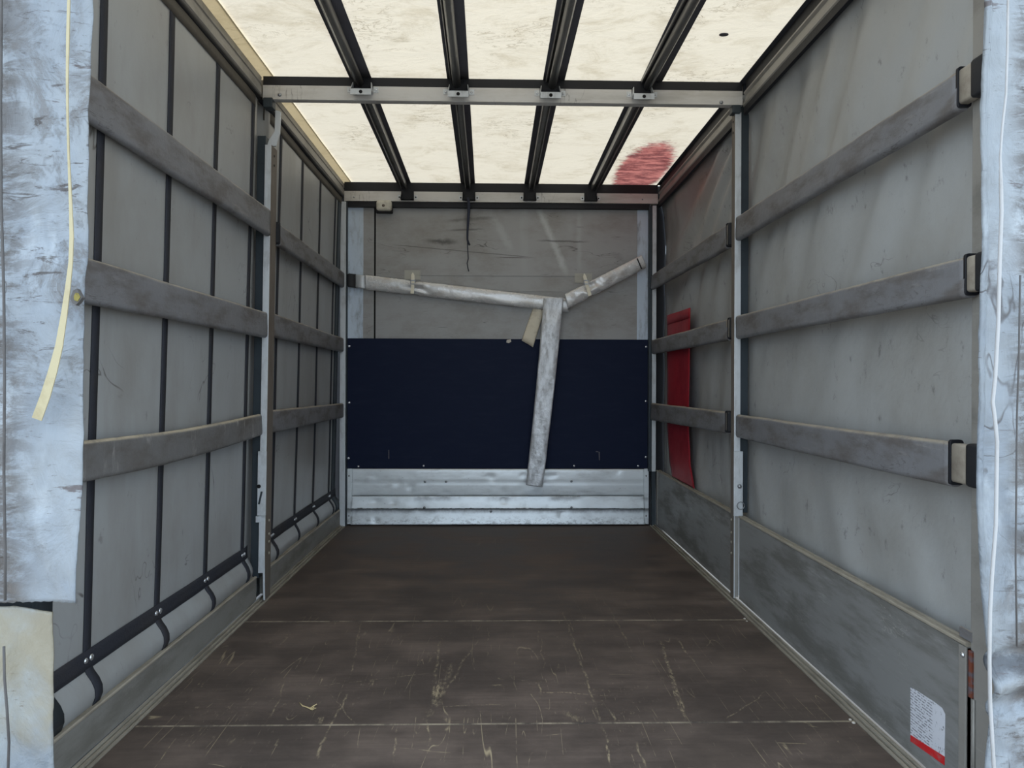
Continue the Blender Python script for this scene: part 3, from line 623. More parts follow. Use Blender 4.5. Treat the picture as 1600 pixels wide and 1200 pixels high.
# ================================================================== THINGS
# ---- roof bars
ORD = ['first', 'second', 'third', 'fourth']
bars_f = [((507, 1), (563, 133)), ((700, 1), (714, 136)), ((893, 1), (862, 138)), ((1085, 1), (1010, 139))]
bars_r = [((576, 158), (635, 300)), ((718, 162), (732, 301)), ((854, 164), (829, 301)), ((992.5, 165), (924, 302))]
for sec, lst in enumerate((bars_f, bars_r)):
    for i, (a, b) in enumerate(lst):
        zc = 2.652
        y0, y1 = ((1.5, MBY - .014), (MBY + .045, RBY - .012))[sec]
        xa, xb = zline(a, b, zc, y0), zline(a, b, zc, y1)
        t = thing('roof_bar', (xa, y0, zc), 'dark steel roof bar, %s counted from the strapped curtain, in the %s roof bay' % (ORD[i], ('entrance', 'bulkhead')[sec]), 'roof bar', 'roof bars')
        if sec == 0:
            prof = [(.021 * math.cos(k * math.pi / 6), .021 * math.sin(k * math.pi / 6) * 1.05) for k in range(12)]
            zz = 2.655
            obj('tube', MB().rings([[Vector((x + p, y, zz + q)) for p, q in prof] for x, y in ((xa, y0), (xb, y1))]), M['bar'], t)
            obj('fin', MB().rings([[Vector((x + p, y, zz + q)) for p, q in ((-.034, .016), (-.030, .012), (-.02, .02), (-.02, .03), (-.034, .03))] for x, y in ((xa, y0), (xb, y1))], False), M['bar'], t)
        else:
            zz = 2.645
            prof = [(-.021, .03), (-.021, -.012), (-.015, -.016), (-.012, -.012), (-.012, .004), (.012, .004), (.012, -.012), (.015, -.016), (.021, -.012), (.021, .03)]
            obj('channel', MB().rings([[Vector((x + p, y, zz + q)) for p, q in prof] for x, y in ((xa, y0), (xb, y1))], False), M['bar'], t)

# ---- stanchions
PY = 3.462
def stanchion(sgn, xt, xb, ztop, dep, label):
    t = thing('stanchion', (xb, PY, 0), label, 'post', 'mid-length stanchions')
    z0 = .02
    X = lambda z: lerp(xb, xt, (z - z0) / (2.5 - z0))
    def col(x0, x1, y0, y1, za, zb):
        P = []
        for z in (za, zb):
            q = sorted((X(z) + sgn * x0, X(z) + sgn * x1)); P += [(q[0], y0, z), (q[1], y0, z), (q[1], y1, z), (q[0], y1, z)]
        return MB().hexa(P)
    obj('front_flange', col(0.001, .034, PY, PY + .006, .15 if sgn < 0 else .47, ztop), M['galv'], t, .0015)
    obj('side_face', col(0, .006, PY + .0005, PY + dep, .01, ztop), M['post_face'], t, .0015)
    obj('rear_channel', col(.034, .078, PY + .012, PY + dep, .12 if sgn < 0 else .455, ztop + .05), M['channel'], t, .002)
    return t, X, col
# curtain side post
t, X, col = stanchion(-1, on_y(425, 250, PY).x, on_y(413, 930, PY).x, on_y(420, 226, PY).z, .088, 'galvanised stanchion standing mid length by the black-strapped curtain')
sl = obj('lock_sleeve', col(-.002, .040, PY - .012, PY - .0005, on_y(405, 805, PY).z, on_y(405, 705, PY).z), M['galv'], t, .0015)
obj('hole', MB().disc(on_y(404.5, 760, PY - .0125), (0, -1, 0), .010, .001), M['hole'], sl)
a, b = on_y(404.5, 788, PY - .0125), on_y(409, 768, PY - .0125)
obj('slot', MB().prism([a + Vector((-.005, 0, 0)), a + Vector((.005, 0, 0)), b + Vector((.005, 0, 0)), b + Vector((-.005, 0, 0))], (0, -.001, 0)), M['channel'], sl)
a = on_y(404, 811, PY); obj('catch', MB().box(a.x - .012, a.x + .012, PY - .008, PY - .0005, a.z - .016, a.z + .016), M['galv'], t, .001)
obj('foot_blade', MB().hexa([tuple(on_y(411.5, 938, PY - .004)), tuple(on_y(414, 938, PY - .004)), tuple(on_y(414, 938, PY - .004) + Vector((0, .003, 0))), tuple(on_y(411.5, 938, PY - .004) + Vector((0, .003, 0))),
     tuple(on_y(410, 868, PY - .004)), tuple(on_y(413.5, 868, PY - .004)), tuple(on_y(413.5, 868, PY - .004) + Vector((0, .003, 0))), tuple(on_y(410, 868, PY - .004) + Vector((0, .003, 0)))]), M['galv'], t)
hk = [on_y(x, y, PY + .03) for x, y in ((417, 228), (431, 228), (437, 208), (438.5, 174), (430, 172), (429, 205), (420, 219))]
obj('hook_plate', MB().prism(hk, (0, .012, 0)), M['galv'], t, .001)
for y in (240, 255): obj('hole', MB().disc(Vector((X(2.3) + .001, PY + .04, on_y(428, y, PY).z)), (1, 0, 0), .006, .001), M['hole'], t)
for y in (813, 834, 846, 864): obj('rivet', MB().dome(Vector((X(.35) + .001, PY + .05, on_y(416, y, PY + .05).z)), (1, 0, 0), .008, .005), M['lip'], t)
obj('hinge_block', MB().box(-1.20, -1.152, PY - .02, PY + .035, 2.525, 2.575), M['channel'], t, .004)
# tarp side post
t, X, col = stanchion(1, 1.225, 1.225, on_y(1155, 175, PY).z, .046, 'galvanised stanchion standing mid length by the plain grey tarp')
sl = obj('lock_sleeve', col(-.002, .044, PY - .012, PY - .0005, on_y(1155, 806, PY).z, on_y(1155, 705, PY).z), M['galv'], t, .0015)
obj('knob', MB().dome(on_y(1155.5, 760, PY - .012), (0, -1, 0), .012, .010), M['bolt'], sl)
c = on_y(1157, 790, PY - .014)
obj('pull_ring', MB().tube([c + Vector((math.cos(k * math.pi / 8) * .019, -.003, math.sin(k * math.pi / 8) * .019)) for k in range(17)], .0022, 6), M['bolt'], sl)
obj('foot_blade', col(.001, .005, PY - .006, PY - .001, .015, .46), M['galv'], t)
obj('foot_blade', col(.025, .030, PY - .006, PY - .001, .03, .455), M['galv'], t)
obj('foot_plate', col(.006, .025, PY - .002, PY + .002, .02, .455), M['alu'], t)
for y in (812, 832, 847, 864): obj('rivet', MB().dome(Vector((1.2245, PY + .03, on_y(1146, y, PY + .03).z)), (-1, 0, 0), .008, .004), M['lip'], t)
for y in (190, 207): obj('hole', MB().disc(Vector((1.2245, PY + .025, on_y(1148, y, PY + .02).z)), (-1, 0, 0), .006, .001), M['hole'], t)
obj('hinge_block', MB().box(1.205, 1.25, PY - .02, PY + .03, 2.525, 2.565), M['channel'], t, .004)

# corner posts by the bulkhead and by the entrance
def corner(name, x0, x1, y0, y1, z0, z1, label, dark, m='galv'):
    t = thing(name, ((x0 + x1) / 2, y0, z0), label, 'post')
    obj('face', MB().box(x0, x1, y0, y1, z0, z1), M[m], t, .003)
    obj('side_channel', MB().box(dark[0], dark[1], y0 + .006, y1, z0, z1), M['channel'], t, .002)
    return t
a, b = on_y(531, 600, 5.26), on_y(539.8, 600, 5.26)
t = corner('corner_post', a.x, b.x, 5.255, 5.30, .0, 2.53, 'pale corner post beside the bulkhead at the strapped curtain', (b.x + .0005, b.x + .008))
a, b = on_y(1018.7, 600, 5.26), on_y(1025, 600, 5.26)
t = corner('corner_post', a.x, b.x, 5.255, 5.30, .43, 2.52, 'pale corner post beside the bulkhead at the plain tarp', (a.x - .026, a.x - .0005))
obj('lower_face', MB().box(a.x, b.x, 5.262, 5.30, .0, .43), M['channel'], t, .002)
# (entrance post by the tarp is built after its latch, below)
t = corner('corner_post', -1.34, -1.25, 1.60, 1.68, -.15, 2.69, 'grey entrance corner post behind the flap with cream strap', (-1.36, -1.34), 'alu')

# ---- side boards
def side_board(x, sgn, y0, y1, z1, label, m, frame, group):
    t = thing('side_board', (x, y0, 0), label, 'side board', group)
    obj('face', MB().box(x, x + sgn * .024, y0, y1, .015, z1 - .012), M[m], t, .002)
    pr = [(0, z1 - .0115), (-.003, z1 - .008), (-.003, z1 - .003), (0, z1), (.010, z1), (.012, z1 - .004), (.018, z1 - .004), (.020, z1), (.028, z1), (.028, z1 - .0115)]
    obj('top_lip', MB().rings([[Vector((x + sgn * a, y, b)) for a, b in pr] for y in (y0, y1)], False), M['lip'], t)
    if frame:
        for ya, yb in frame: obj('end_frame', MB().box(x - sgn * .003, x + sgn * .020, ya, yb, .017, z1 - .013), M['alu'], t, .002)
    return t
side_board(-1.228, -1, 1.70, 3.455, .135, 'low grey kick board below the strapped curtain, entrance length', 'rail_board', None, 'low kick boards')
side_board(-1.224, -1, 3.555, 5.25, .135, 'low grey kick board below the strapped curtain, bulkhead length', 'rail_board', None, 'low kick boards')
XB = 1.248
ye0, ye1 = on_x(1499, 1050, XB).y, on_x(1512, 1050, XB).y
fb = side_board(XB, 1, ye1 + .004, 3.444, .444, 'tall grey aluminium drop board with a printed sticker below the tarp', 'panel_board', ((ye1 + .004, ye0),), 'tall drop boards')
side_board(XB, 1, 3.515, 5.25, .444, 'tall grey aluminium drop board below the red patch, bulkhead length', 'panel_board', ((3.515, 3.545), (5.21, 5.25)), 'tall drop boards')
obj('bolt', MB().dome(on_x(1504.5, 1023, XB - .003), (-1, 0, 0), .008, .006), M['chrome'], fb)
lt = obj('latch', MB().box(XB + .004, XB + .03, 1.768, ye1 - .008, .30, .425), M['rust'], None, .002)
obj('latch_pin', MB().tube([(XB + .008, ye1 - .012, .02), (XB + .008, ye1 - .012, .30)], .004), M['alu'], None)
LATCH = [lt, bpy.data.objects['latch_pin']]

t = corner('corner_post', 1.259, 1.285, 1.64, 1.762, -.15, 2.69, 'grey entrance corner post behind the scratched silver flap with white cord', (1.286, 1.36), 'alu')
for o in LATCH: o.parent = t; o.location = -parent_loc(t)

# ---- padded side slats
def rrect(h, tk, r, n=4, m=0):
    P = []
    for cx, cz, a0 in ((tk / 2 - r, h / 2 - r, 0), (-tk / 2 + r, h / 2 - r, 90), (-tk / 2 + r, -h / 2 + r, 180), (tk / 2 - r, -h / 2 + r, 270)):
        for k in range(n + 1):
            a = math.radians(a0 + 90 * k / n); P.append((cx + r * math.cos(a), cz + r * math.sin(a)))
        if m and a0 == 270:       # room-side face, bottom to top
            for k in range(1, m): P.append((tk / 2, lerp(-h / 2 + r, h / 2 - r, k / m)))
    return P
def slat(sgn, A, B, label, mat, cap0=None, cap1=None, sag=0.0, seed=0):
    """A,B: (point top, point bottom) on the room-side face; cap: (y of bare batten end)"""
    tk = .034 if sgn < 0 else .036
    t = thing('cargo_batten', tuple((A[0] + A[1]) / 2), label, 'slat', 'padded side slats')
    def at(y):
        u = (y - A[0].y) / (B[0].y - A[0].y)
        top, bot = A[0].lerp(B[0], u), A[1].lerp(B[1], u)
        return top, bot, u
    y0, y1 = A[0].y, B[0].y
    n = 70; R = []
    for i in range(n + 1):
        y = lerp(y0, y1, i / n); top, bot, u = at(y); h = top.z - bot.z; cx = top.x + sgn * tk / 2; cz = (top.z + bot.z) / 2 - sag * math.sin(math.pi * u)
        pr = rrect(h, tk, .015, 4, 6)
        R.append([Vector((cx - sgn * (a + (.0035 * N(y * 3, b * 9, seed) + .002 * N(y * 11, b * 16, seed + 2) if a > .01 else 0)), y, cz + b + .003 * N(y * 2.2, seed, 1 if b > 0 else 5) + .0012 * N(y * 14, seed, 2 if b > 0 else 6))) for a, b in pr])
    obj('sleeve', MB().rings(R), M[mat], t)
    for cap, ys in ((cap0, y0), (cap1, y1)):
        if cap is None: continue
        d = 1 if cap > ys else -1; ym = ys + (cap - ys) * .45
        def ring(y, k, dx=0):
            top, bot, u = at(y); h = (top.z - bot.z) * k; cx = top.x + sgn * (tk / 2 + dx); cz = (top.z + bot.z) / 2 + .006
            return [Vector((cx - sgn * a, y, cz + b)) for a, b in rrect(h, tk * k, .008)]
        obj('bare_end', MB().rings([ring(ys - d * .03, .86), ring(cap, .86)]), M['batten'], t)
        obj('end_cap', MB().rings([ring(ym, .90), ring(ym + (cap - ym) * .1, .93), ring(cap, .93), ring(cap + d * .004, .85)]), M['rubber'], t)
        obj('sleeve_lining', MB().rings([ring(ys - d * .004, 1.005), ring(ys + d * .006, 1.0)]), M['dark'], t)
    return t
POS = ['topmost', 'middle', 'lowest']
LF = [((142, 114, 189), (423, 327, 369)), ((134, 400, 473), (418, 487.5, 528)), ((129, 685, 752), (409.5, 647, 681))]
for i, (p, q) in enumerate(LF):
    xf = -1.20
    B = (on_y(q[0], q[1], PY - .006), on_y(q[0], q[2], PY - .006)); A0 = (on_x(p[0], p[1], xf), on_x(p[0], p[2], xf))
    k = (1.72 - B[0].y) / (A0[0].y - B[0].y); A = (B[0].lerp(A0[0], k), B[1].lerp(A0[1], k)); A[1].y = A[0].y
    slat(-1, A, B, 'grey padded slat, %s of three beside the strapped curtain, entrance half' % POS[i], 'sleeve' if i < 2 else 'sleeve_worn', sag=.0 if i < 2 else .018, seed=i)
LR = [((438, 349, 384), (538, 425, 449.5)), ((423, 487, 526), (537, 528, 550)), ((422, 641.5, 678), (537, 630, 652.5))]
for i, (p, q) in enumerate(LR):
    A = (on_y(p[0], p[1], PY + .105), on_y(p[0], p[2], PY + .105)); B = (on_y(q[0], q[1], 5.245), on_y(q[0], q[2], 5.245))
    slat(-1, A, B, 'grey padded slat, %s of three beside the strapped curtain, bulkhead half' % POS[i], 'sleeve', cap0=PY + .092, seed=i + 10)
RF_ = [((1495, 108.5, 172), (1150, 338, 376)), ((1507, 400, 465), (1150, 493, 529.5)), ((1483, 690.5, 761), (1150, 647, 683.5))]
for i, (p, q) in enumerate(RF_):
    A = (on_x(p[0], p[1], 1.222), on_x(p[0], p[2], 1.222)); A[1].y = A[0].y
    B = (on_y(q[0], q[1], PY - .006), on_y(q[0], q[2], PY - .006))
    slat(1, A, B, 'grey padded slat, %s of three beside the plain tarp, entrance half' % POS[i], 'sleeve', cap0=1.655, seed=i + 20, sag=.004 if i == 2 else 0)
RR = [((1134.5, 350.5, 388), (1017, 430, 452.5)), ((1137, 498, 532), (1018, 531, 553.5)), ((1133, 643.5, 677.5), (1016.5, 629.5, 656.5))]
for i, (p, q) in enumerate(RR):
    A = (on_y(p[0], p[1], PY + .085), on_y(p[0], p[2], PY + .085)); B = (on_y(q[0], q[1], 5.245), on_y(q[0], q[2], 5.245))
    slat(1, A, B, 'grey padded slat, %s of three beside the plain tarp, bulkhead half' % POS[i], 'sleeve', cap0=PY + .05, seed=i + 30)

# ---- red patch hanging on the tarp
def redp(u, v):
    pts = [((1043, 493), (1079, 481)), ((1042, 560), (1078, 552)), ((1043, 665), (1076, 664)), ((1046, 720), (1078, 728)), ((1050, 746), (1085, 764))]
    k = min(3, int(v * 4)); f = v * 4 - k
    a = lerp(lerp(pts[k][0][0], pts[k + 1][0][0], f), lerp(pts[k][1][0], pts[k + 1][1][0], f), u)
    b = lerp(lerp(pts[k][0][1], pts[k + 1][0][1], f), lerp(pts[k][1][1], pts[k + 1][1][1], f), u)
    p = on_x(a, b, 1.262); return Vector((1.262 + .005 * N(p.y * 4, p.z * 3, 2), p.y, max(p.z, .452)))
t = tag(obj('fabric_patch', MB().grid(redp, 14, 36), M['red'], solid=.003), 'red fabric patch hanging against the plain tarp behind the slats', 'fabric patch')
a, b = redp(0, 0), redp(1, 0)
obj('hem', MB().grid(lambda u, v: redp(u, v * .055) + Vector((-.004, 0, 0)), 14, 2), M['red'], t, solid=.003)

# ---- loose slats tied to the bulkhead
def loose(name, TL, BL, TR, BR, Y, tk, mat, label, pinch=(), n=150, amp=.003, bare=None, cap=None, seed=0, bow=0, bulge=.012):
    c0 = [on_y(*p, Y) for p in (TL, BL, TR, BR)]
    t = thing(name, tuple((c0[0] + c0[1]) / 2), label, 'slat', 'loose slats on the bulkhead')
    def ring(u, k=1.0, am=1.0, dy=0):
        top, bot = c0[0].lerp(c0[2], u), c0[1].lerp(c0[3], u); up = top - bot; h = up.length; up = up / h; ax = (c0[2] - c0[0]).normalized()
        c = (top + bot) / 2; s, yo = 1.0, 0.0
        for pu, pw, pa in pinch:
            e = math.exp(-((u - pu) / pw) ** 2); s -= pa * e
        P = []
        for a, b in rrect(h * k * s, tk * k, min(.012, tk * .4), 4, 8):
            wob = amp * am * N(u * 9, b * 22, seed) + am * bulge * (1 - (2 * b / h - .25) ** 2)
            for pu, pw, pa in pinch: wob += .040 * math.exp(-((u - pu - pw) / (pw * 3.2)) ** 2) * N((u - pu) * 10 + b * 9, b * 40 / (1 + 14 * abs(u - pu)), seed + 3)
            P.append(Vector((c.x, Y + tk / 2, c.z)) + up * b + Vector((0, -a - (wob if a > 0 else 0), 0)) + up * (bow * math.sin(math.pi * u)))
        return P
    u0 = 0.0 if bare is None else bare
    obj('sleeve', MB().rings([ring(lerp(u0, 1, i / n)) for i in range(n + 1)]), M[mat], t)
    if bare: obj('bare_end', MB().rings([ring(0, .93, 0), ring(bare + .01, .93, 0)]), M['galv'], t)
    if cap:
        q0, q1 = cap; L = q1 - q0
        obj('end_cap', MB().rings([ring(q0, .82, 0), ring(q0 + L * .25, .95, 0), ring(q1, .97, 0)]), M['rubber'], t)
    return t, ring
tA, rA = loose('loose_batten', (555, 427.5), (555, 450), (886, 466.5), (889, 488), 5.263, .028, 'silver', 'long silver sleeved slat sloping down across the bulkhead from the curtain side', pinch=((.275, .018, .16),), bare=.046, cap=(-.042, .002), seed=1)
tB, rB = loose('loose_batten', (882.5, 459.5), (888.5, 482), (1002, 398.5), (1010.5, 417.5), 5.210, .030, 'silver', 'short silver sleeved slat rising across the bulkhead towards the plain tarp', pinch=((.27, .045, .12),), seed=5, amp=.004)
p = [on_y(*q, 5.196) for q in ((994.5, 404), (996.5, 403.5), (1003.5, 420), (1001.5, 420.5))]
obj('sleeve_end', MB().prism(p, (0, -.0015, 0)), M['rubber'], tB)
tC, rC = loose('loose_batten', (881, 465), (850, 465), (848, 761.5), (822, 758), 5.186, .036, 'silver_rough', 'crumpled silver slat hanging almost upright in front of the bulkhead', n=150, amp=.012, seed=9, bow=.006, bulge=.006)
tD, rD = loose('loose_batten', (852, 481), (836, 472), (833, 542.5), (815, 532), 5.294, .018, 'cream_slat', 'cream slat end showing behind the crossing of the silver slats', n=8, amp=.0005, seed=3, bulge=.004)

# holding straps
def tie(pts, wpx, Y, label):
    t = thing('tie_strap', tuple(on_y(*pts[0], Y)), label, 'strap', 'tie straps on the bulkhead')
    mb = MB(); P = [on_y(x, y, Y) for x, y in pts]; wd = wpx * Y / F / 2
    for i, p in enumerate(P):
        pass
    R = []
    for i, p in enumerate(P):
        d = (P[min(i + 1, len(P) - 1)] - P[max(i - 1, 0)]).normalized(); sd = Vector((d.z, 0, -d.x))
        k = .25 if i == 0 else 1
        R.append([p + sd * wd * k, p + sd * wd * k + Vector((0, .003, 0)), p - sd * wd * k + Vector((0, .003, 0)), p - sd * wd * k])
    obj('webbing', mb.rings(R, False), M['tie'], t)
    q = P[2]; bk = MB()
    for dx, dz in ((0, .014), (0, -.014)): bk.box(q.x - wd - .004, q.x + wd + .004, Y - .005, Y - .0005, q.z + dz - .003, q.z + dz + .003)
    for s in (-1, 1): bk.box(q.x + s * (wd + .004) - .002, q.x + s * (wd + .004) + .002, Y - .005, Y - .0005, q.z - .014, q.z + .014)
    obj('buckle', bk, M['bolt'], t)
    return t
tie([(645, 426), (645, 430), (645, 441), (644.5, 450), (644, 458.5)], 5.2, 5.238, 'cream tie strap with buckle around the long silver slat')
tie([(913, 427.5), (913.5, 432), (916, 441), (919, 452), (922, 462)], 5.2, 5.184, 'cream tie strap with buckle around the short rising silver slat')

# ---- lamp, hanging cord
a, b = on_y(588, 312.5, 5.24), on_y(612, 329, 5.24)
t = thing('bulkhead_lamp', ((a.x + b.x) / 2, 5.30, b.z), 'small pale rectangular lamp under the cross beam on the bulkhead', 'lamp')
obj('housing', MB().box(a.x - .012, b.x, 5.262, D - .001, b.z - .008, a.z), M['rubber'], t, .008)
def lens(k, y):
    cx, cz = (a.x + b.x) / 2, (a.z + b.z) / 2; return [Vector((cx + p * k, y, cz + q * k)) for p, q in rrect(a.z - b.z, b.x - a.x, .02)]
obj('lens', MB().rings([lens(1, 5.262), lens(1, 5.245), lens(.9, 5.236), lens(.5, 5.233)]), M['lens'], t)
obj('screw', MB().dome(on_y(599, 321, 5.233), (0, -1, 0), .012, .003), M['post_face'], t)
c1 = [(731, 309), (732.5, 318), (732.5, 330), (731.5, 345), (730.5, 362), (730.3, 374), (732, 380), (733.8, 383)]
c2 = [(730.4, 374), (730.5, 385), (731.2, 397), (731.7, 404), (729.9, 411), (730.8, 418), (732.5, 424)]
t = thing('hanging_cord', tuple(on_y(731, 309, 5.215)), 'dark navy cord hanging from the cross beam in front of the bulkhead', 'cord')
obj('strand', MB().tube([on_y(x, y, 5.215) for x, y in c1], [.010, .012, .013, .011, .009, .008, .009, .008]), M['navy_cord'], t)
obj('loose_end', MB().tube([on_y(x, y, 5.215) for x, y in c2], .0042, 6), M['navy_cord'], t)

# ---- sticker on the drop board
p = {k: on_x(*v, XB - .004) for k, v in dict(a=(1421, 1073), b=(1457, 1096), c=(1470, 1106), d=(1475, 1116), e=(1474, 1182), f=(1421, 1148), g=(1474, 1196), h=(1421, 1158)).items()}
def flat(ks, dx): return MB().prism([p[k] + Vector((dx, 0, 0)) for k in ks], (.0008, 0, 0))
t = thing('warning_sticker', tuple((p['a'] + p['e']) / 2), 'torn white printed sticker with red bottom band on the drop board', 'sticker')
obj('paper', flat('abcdef', .003), M['print'], t)
obj('red_band', flat('fegh', .003), worn('red_print', (196, 34, 40), (150, 120, 118), .5, 0, .5, (30, 30, 30), (.5, .7)), t)

# ---- entrance flaps
def flap(fn_edge_in, fn_edge_out, Y, y_top, y_bot, nu, nv, amp, seed, roll=0):
    """hanging sheet between two pixel-measured edges in the plane Y (real depth waves on top)"""
    def f(u, v):
        py = lerp(y_top, y_bot, v); px = lerp(fn_edge_out(py), fn_edge_in(py), u); q = on_y(px, py, Y)
        dy = amp * N(q.x * 6 + q.z * 2, q.z * 1.7, seed) + amp * .45 * N(q.x * 15 + q.z * 5, q.z * 5, seed + 4) + amp * .2 * N(q.x * 30, q.z * 24, seed + 9)
        if roll: dy += -roll * math.exp(-((u - .965) / .02) ** 2) if u < 1 else roll * .4
        return Vector((q.x, Y + dy, q.z))
    return MB().grid(f, nu, nv)
def poly(pts):
    def f(y):
        if y <= pts[0][1]: return pts[0][0]
        for (x0, y0), (x1, y1) in zip(pts, pts[1:]):
            if y <= y1: return lerp(x0, x1, (y - y0) / (y1 - y0))
        return pts[-1][0]
    return f
in_l = poly([(141, -150), (141, 120), (139, 220), (134, 400), (130, 560), (128, 700), (124.5, 800), (122, 937)])
FY = 1.56
def left_flap():
    def f(u, v):
        px_o = -190; py = lerp(-500, 940, v); px = lerp(px_o, in_l(py), u)
        if px < 20: py = lerp(-500, 944, v)
        q = on_y(px, py + (.8 * math.sin(px * .9) if v == 1 else 0), FY)
        jag = .0014 * N(q.z * 60, 3, 1) if u == 1 and py > 620 else 0
        dy = .020 * N(q.x * 5 + q.z * 2, q.z * 1.7, 2) + .010 * N(q.x * 14 + q.z * 6, q.z * 5, 6) + .004 * N(q.x * 30, q.z * 22, 9)
        return Vector((q.x + jag, FY + dy, q.z))
    return MB().grid(f, 70, 260)
tl = thing('entrance_flap', tuple(on_y(60, 600, FY)), 'scuffed silver tarp flap at the entrance carrying the cream strap', 'flap')
obj('sheet', left_flap(), M['flap_l'], tl, solid=.003)
obj('fold_seam', MB().tube([on_y(x, y, FY - .024) for x, y in ((2, -140), (2, 40), (1, 180), (2, 320), (6, 460), (7, 600), (6, 740), (8, 860), (8, 938))], .0028, 6), M['tear'], tl)
# torn spot with yellow fibres
pt = [on_y(112 + x, 463 + y, FY - .044) for x, y in ((-2, 2), (2, -9), (8, -12), (13, -3), (16, 2), (11, 9), (6, 14), (0, 10))]
obj('tear', MB().prism(pt, (0, .012, 0)), M['tear'], tl)
pt = [on_y(119 + x, 463 + y, FY - .046) for x, y in ((-4, 0), (-1, -6), (3, -5), (6, 1), (2, 8), (-3, 6))]
obj('fibre', MB().prism(pt, (0, .004, 0)), M['yellow'], tl)
def low_flap():
    top = poly([(948, -200), (948, 14), (946, 18), (948.5, 40), (951, 60), (955.5, 86), (956, 100)])
    def f(u, v):
        xr = 84.5; px = lerp(-190, xr, u)
        yt = 947 if px < 18 else lerp(946, 955, (px - 18) / 66); py = lerp(yt, 1330, v)
        q = on_y(px, py, FY + .03)
        dy = .014 * N(q.x * 6 + q.z * 3, q.z * 2, 12) + .008 * N(q.x * 16 + q.z * 8, q.z * 8, 16)
        return Vector((q.x + (.001 * N(q.z * 60, 1, 1) if u == 1 else 0), FY + .03 + dy, q.z))
    return MB().grid(f, 60, 70)
tw = thing('entrance_flap', tuple(on_y(40, 1100, FY)), 'stained short tarp flap hanging below the flap with the cream strap', 'flap')
obj('sheet', low_flap(), M['flap_low'], tw, solid=.003)
obj('fold_seam', MB().tube([on_y(x, y, FY + .008) for x, y in ((6, 1010), (7, 1060), (11, 1110), (14, 1160), (12, 1220), (12, 1330))], .0028, 6), M['tear'], tw)
in_r = poly([(1537, -150), (1535, 150), (1532, 400), (1528.5, 560), (1527.5, 700), (1527.5, 800), (1530, 870), (1534, 940), (1539, 1000), (1545, 1060), (1547, 1090), (1545, 1130), (1540, 1165), (1536, 1200), (1534, 1300)])
tr_ = thing('entrance_flap', tuple(on_y(1560, 600, FY)), 'scratched silver tarp flap at the entrance carrying the white cord', 'flap')
def right_flap():
    def f(u, v):
        py = lerp(-500, 1330, v); e = in_r(py)
        uu = u ** .8; px = lerp(1790, e, uu); q = on_y(px, py, FY)
        d = (px - e)
        dy = .014 * N(q.x * 6 + q.z * 2, q.z * 1.7, 22) + .007 * N(q.x * 16 + q.z * 3, q.z * 6, 26) + .003 * N(q.x * 30, q.z * 30, 29)
        dy -= .010 * math.exp(-((d - 5) / 4) ** 2)
        if 1010 < py < 1120: dy += .016 * math.sin((py - 1010) / 110 * math.pi * 3 + px * .02)
        return Vector((q.x, FY + dy, q.z))
    return MB().grid(f, 80, 290)
obj('sheet', right_flap(), M['flap_r'], tr_, solid=.003)
obj('fold_seam', MB().tube([on_y(x, y, FY - .018) for x, y in ((1594, 430), (1592, 560), (1589, 650), (1588, 760), (1587, 880), (1589, 1010))], .002, 6), M['tear'], tr_)

# ---- strap and cord on the flaps
sp = [(110, -490, 3.5), (108, -140, 3.5), (107, 0, 4), (105.5, 60, 4.5), (104.5, 120, 3.5), (105, 180, 3), (107, 250, 3), (110, 320, 4.5), (111.5, 370, 6), (110, 410, 6), (105.5, 450, 7.5), (100, 490, 9), (92, 540, 11), (82, 580, 13), (70, 620, 14.5), (57, 655, 15)]
R = []
for i, (x, y, wd) in enumerate(sp):
    p0 = on_y(x, y, FY - .045); a_, b_ = sp[max(i - 1, 0)], sp[min(i + 1, len(sp) - 1)]
    d = on_y(b_[0], b_[1], FY) - on_y(a_[0], a_[1], FY); d.normalize(); sd_ = Vector((d.z, 0, -d.x)); h = wd * FY / F / 2
    R.append([p0 + sd_ * h, p0 + sd_ * h + Vector((0, .0025, 0)), p0 - sd_ * h + Vector((0, .0025, 0)), p0 - sd_ * h])
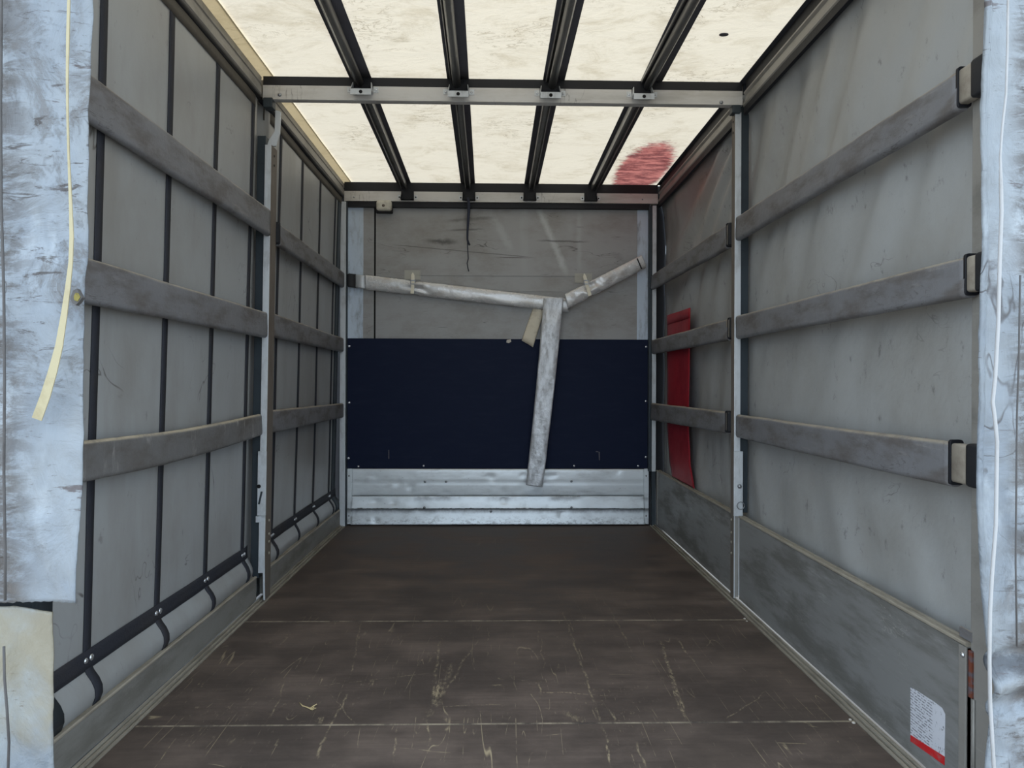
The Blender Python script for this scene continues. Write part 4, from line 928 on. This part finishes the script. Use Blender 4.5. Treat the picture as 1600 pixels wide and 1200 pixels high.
tag(obj('webbing_strap', MB().rings(R, False), M['cream']), 'cream webbing strap hanging down over the scuffed silver flap', 'strap')
cp = [(1577, -490), (1576, -140), (1575, 0), (1574, 80), (1572, 147), (1566, 200), (1563, 245), (1564, 290), (1565, 330), (1562, 410), (1560, 500), (1555, 590), (1551, 628), (1554, 650), (1558, 690), (1557, 760), (1556, 820), (1550, 900), (1547, 955), (1546, 1030), (1547, 1095), (1550, 1150), (1553, 1200), (1554, 1320)]
rr = [.0026 if y < 250 else .0042 for x, y in cp]
tag(obj('tent_cord', MB().tube([on_y(x, y, FY - .042) for x, y in cp], rr, 8), M['cord']), 'white cord running down the scratched silver flap', 'cord')

# ---- bits on the floor
def fz(x, y, z=.003): return on_z(x, y, z)
t = thing('dry_twig', tuple(fz(483, 1104, 0)), 'dry straw twig lying on the scratched floor', 'twig')
obj('stalk', MB().tube([fz(468, 1098), fz(473, 1103), fz(480, 1105), fz(486, 1108, .004), fz(491, 1105, .006)], [.0012, .002, .002, .0025, .002], 6), M['straw'], t)
obj('side_shoot', MB().tube([fz(484, 1107), fz(490, 1103, .008), fz(495, 1100, .012)], [.002, .0018, .001], 6), M['straw'], t)
obj('side_shoot', MB().tube([fz(483, 1106), fz(488, 1109, .004), fz(494, 1106, .008)], [.002, .0018, .001], 6), M['straw'], t)
for x, y, r, lb in ((1163.5, 967, .006, 'pale crumb on the floor by the edge trim near the stanchion'), (1167, 971, .005, 'second pale crumb beside the stanchion crumb on the floor'),
                    (1329, 1125, .006, 'pale crumb on the floor edge at the nearest panel joint'), (1334, 1130, .007, 'larger pale crumb beside the nearest panel joint')):
    c = on_z(x, y, 0); mb = MB().dome((c.x if c.x < XR - .012 else XR - .012, c.y, .0005), (0, 0, 1), r, r * .7, 7)
    for v in mb.v: v.x += .0015 * N(v.x * 300, v.y * 300, 1); v.y += .002 * N(v.y * 300, v.z * 200, 4)
    tag(obj('crumb', mb, M['pebble']), lb, 'crumb', 'pale crumbs on the floor')
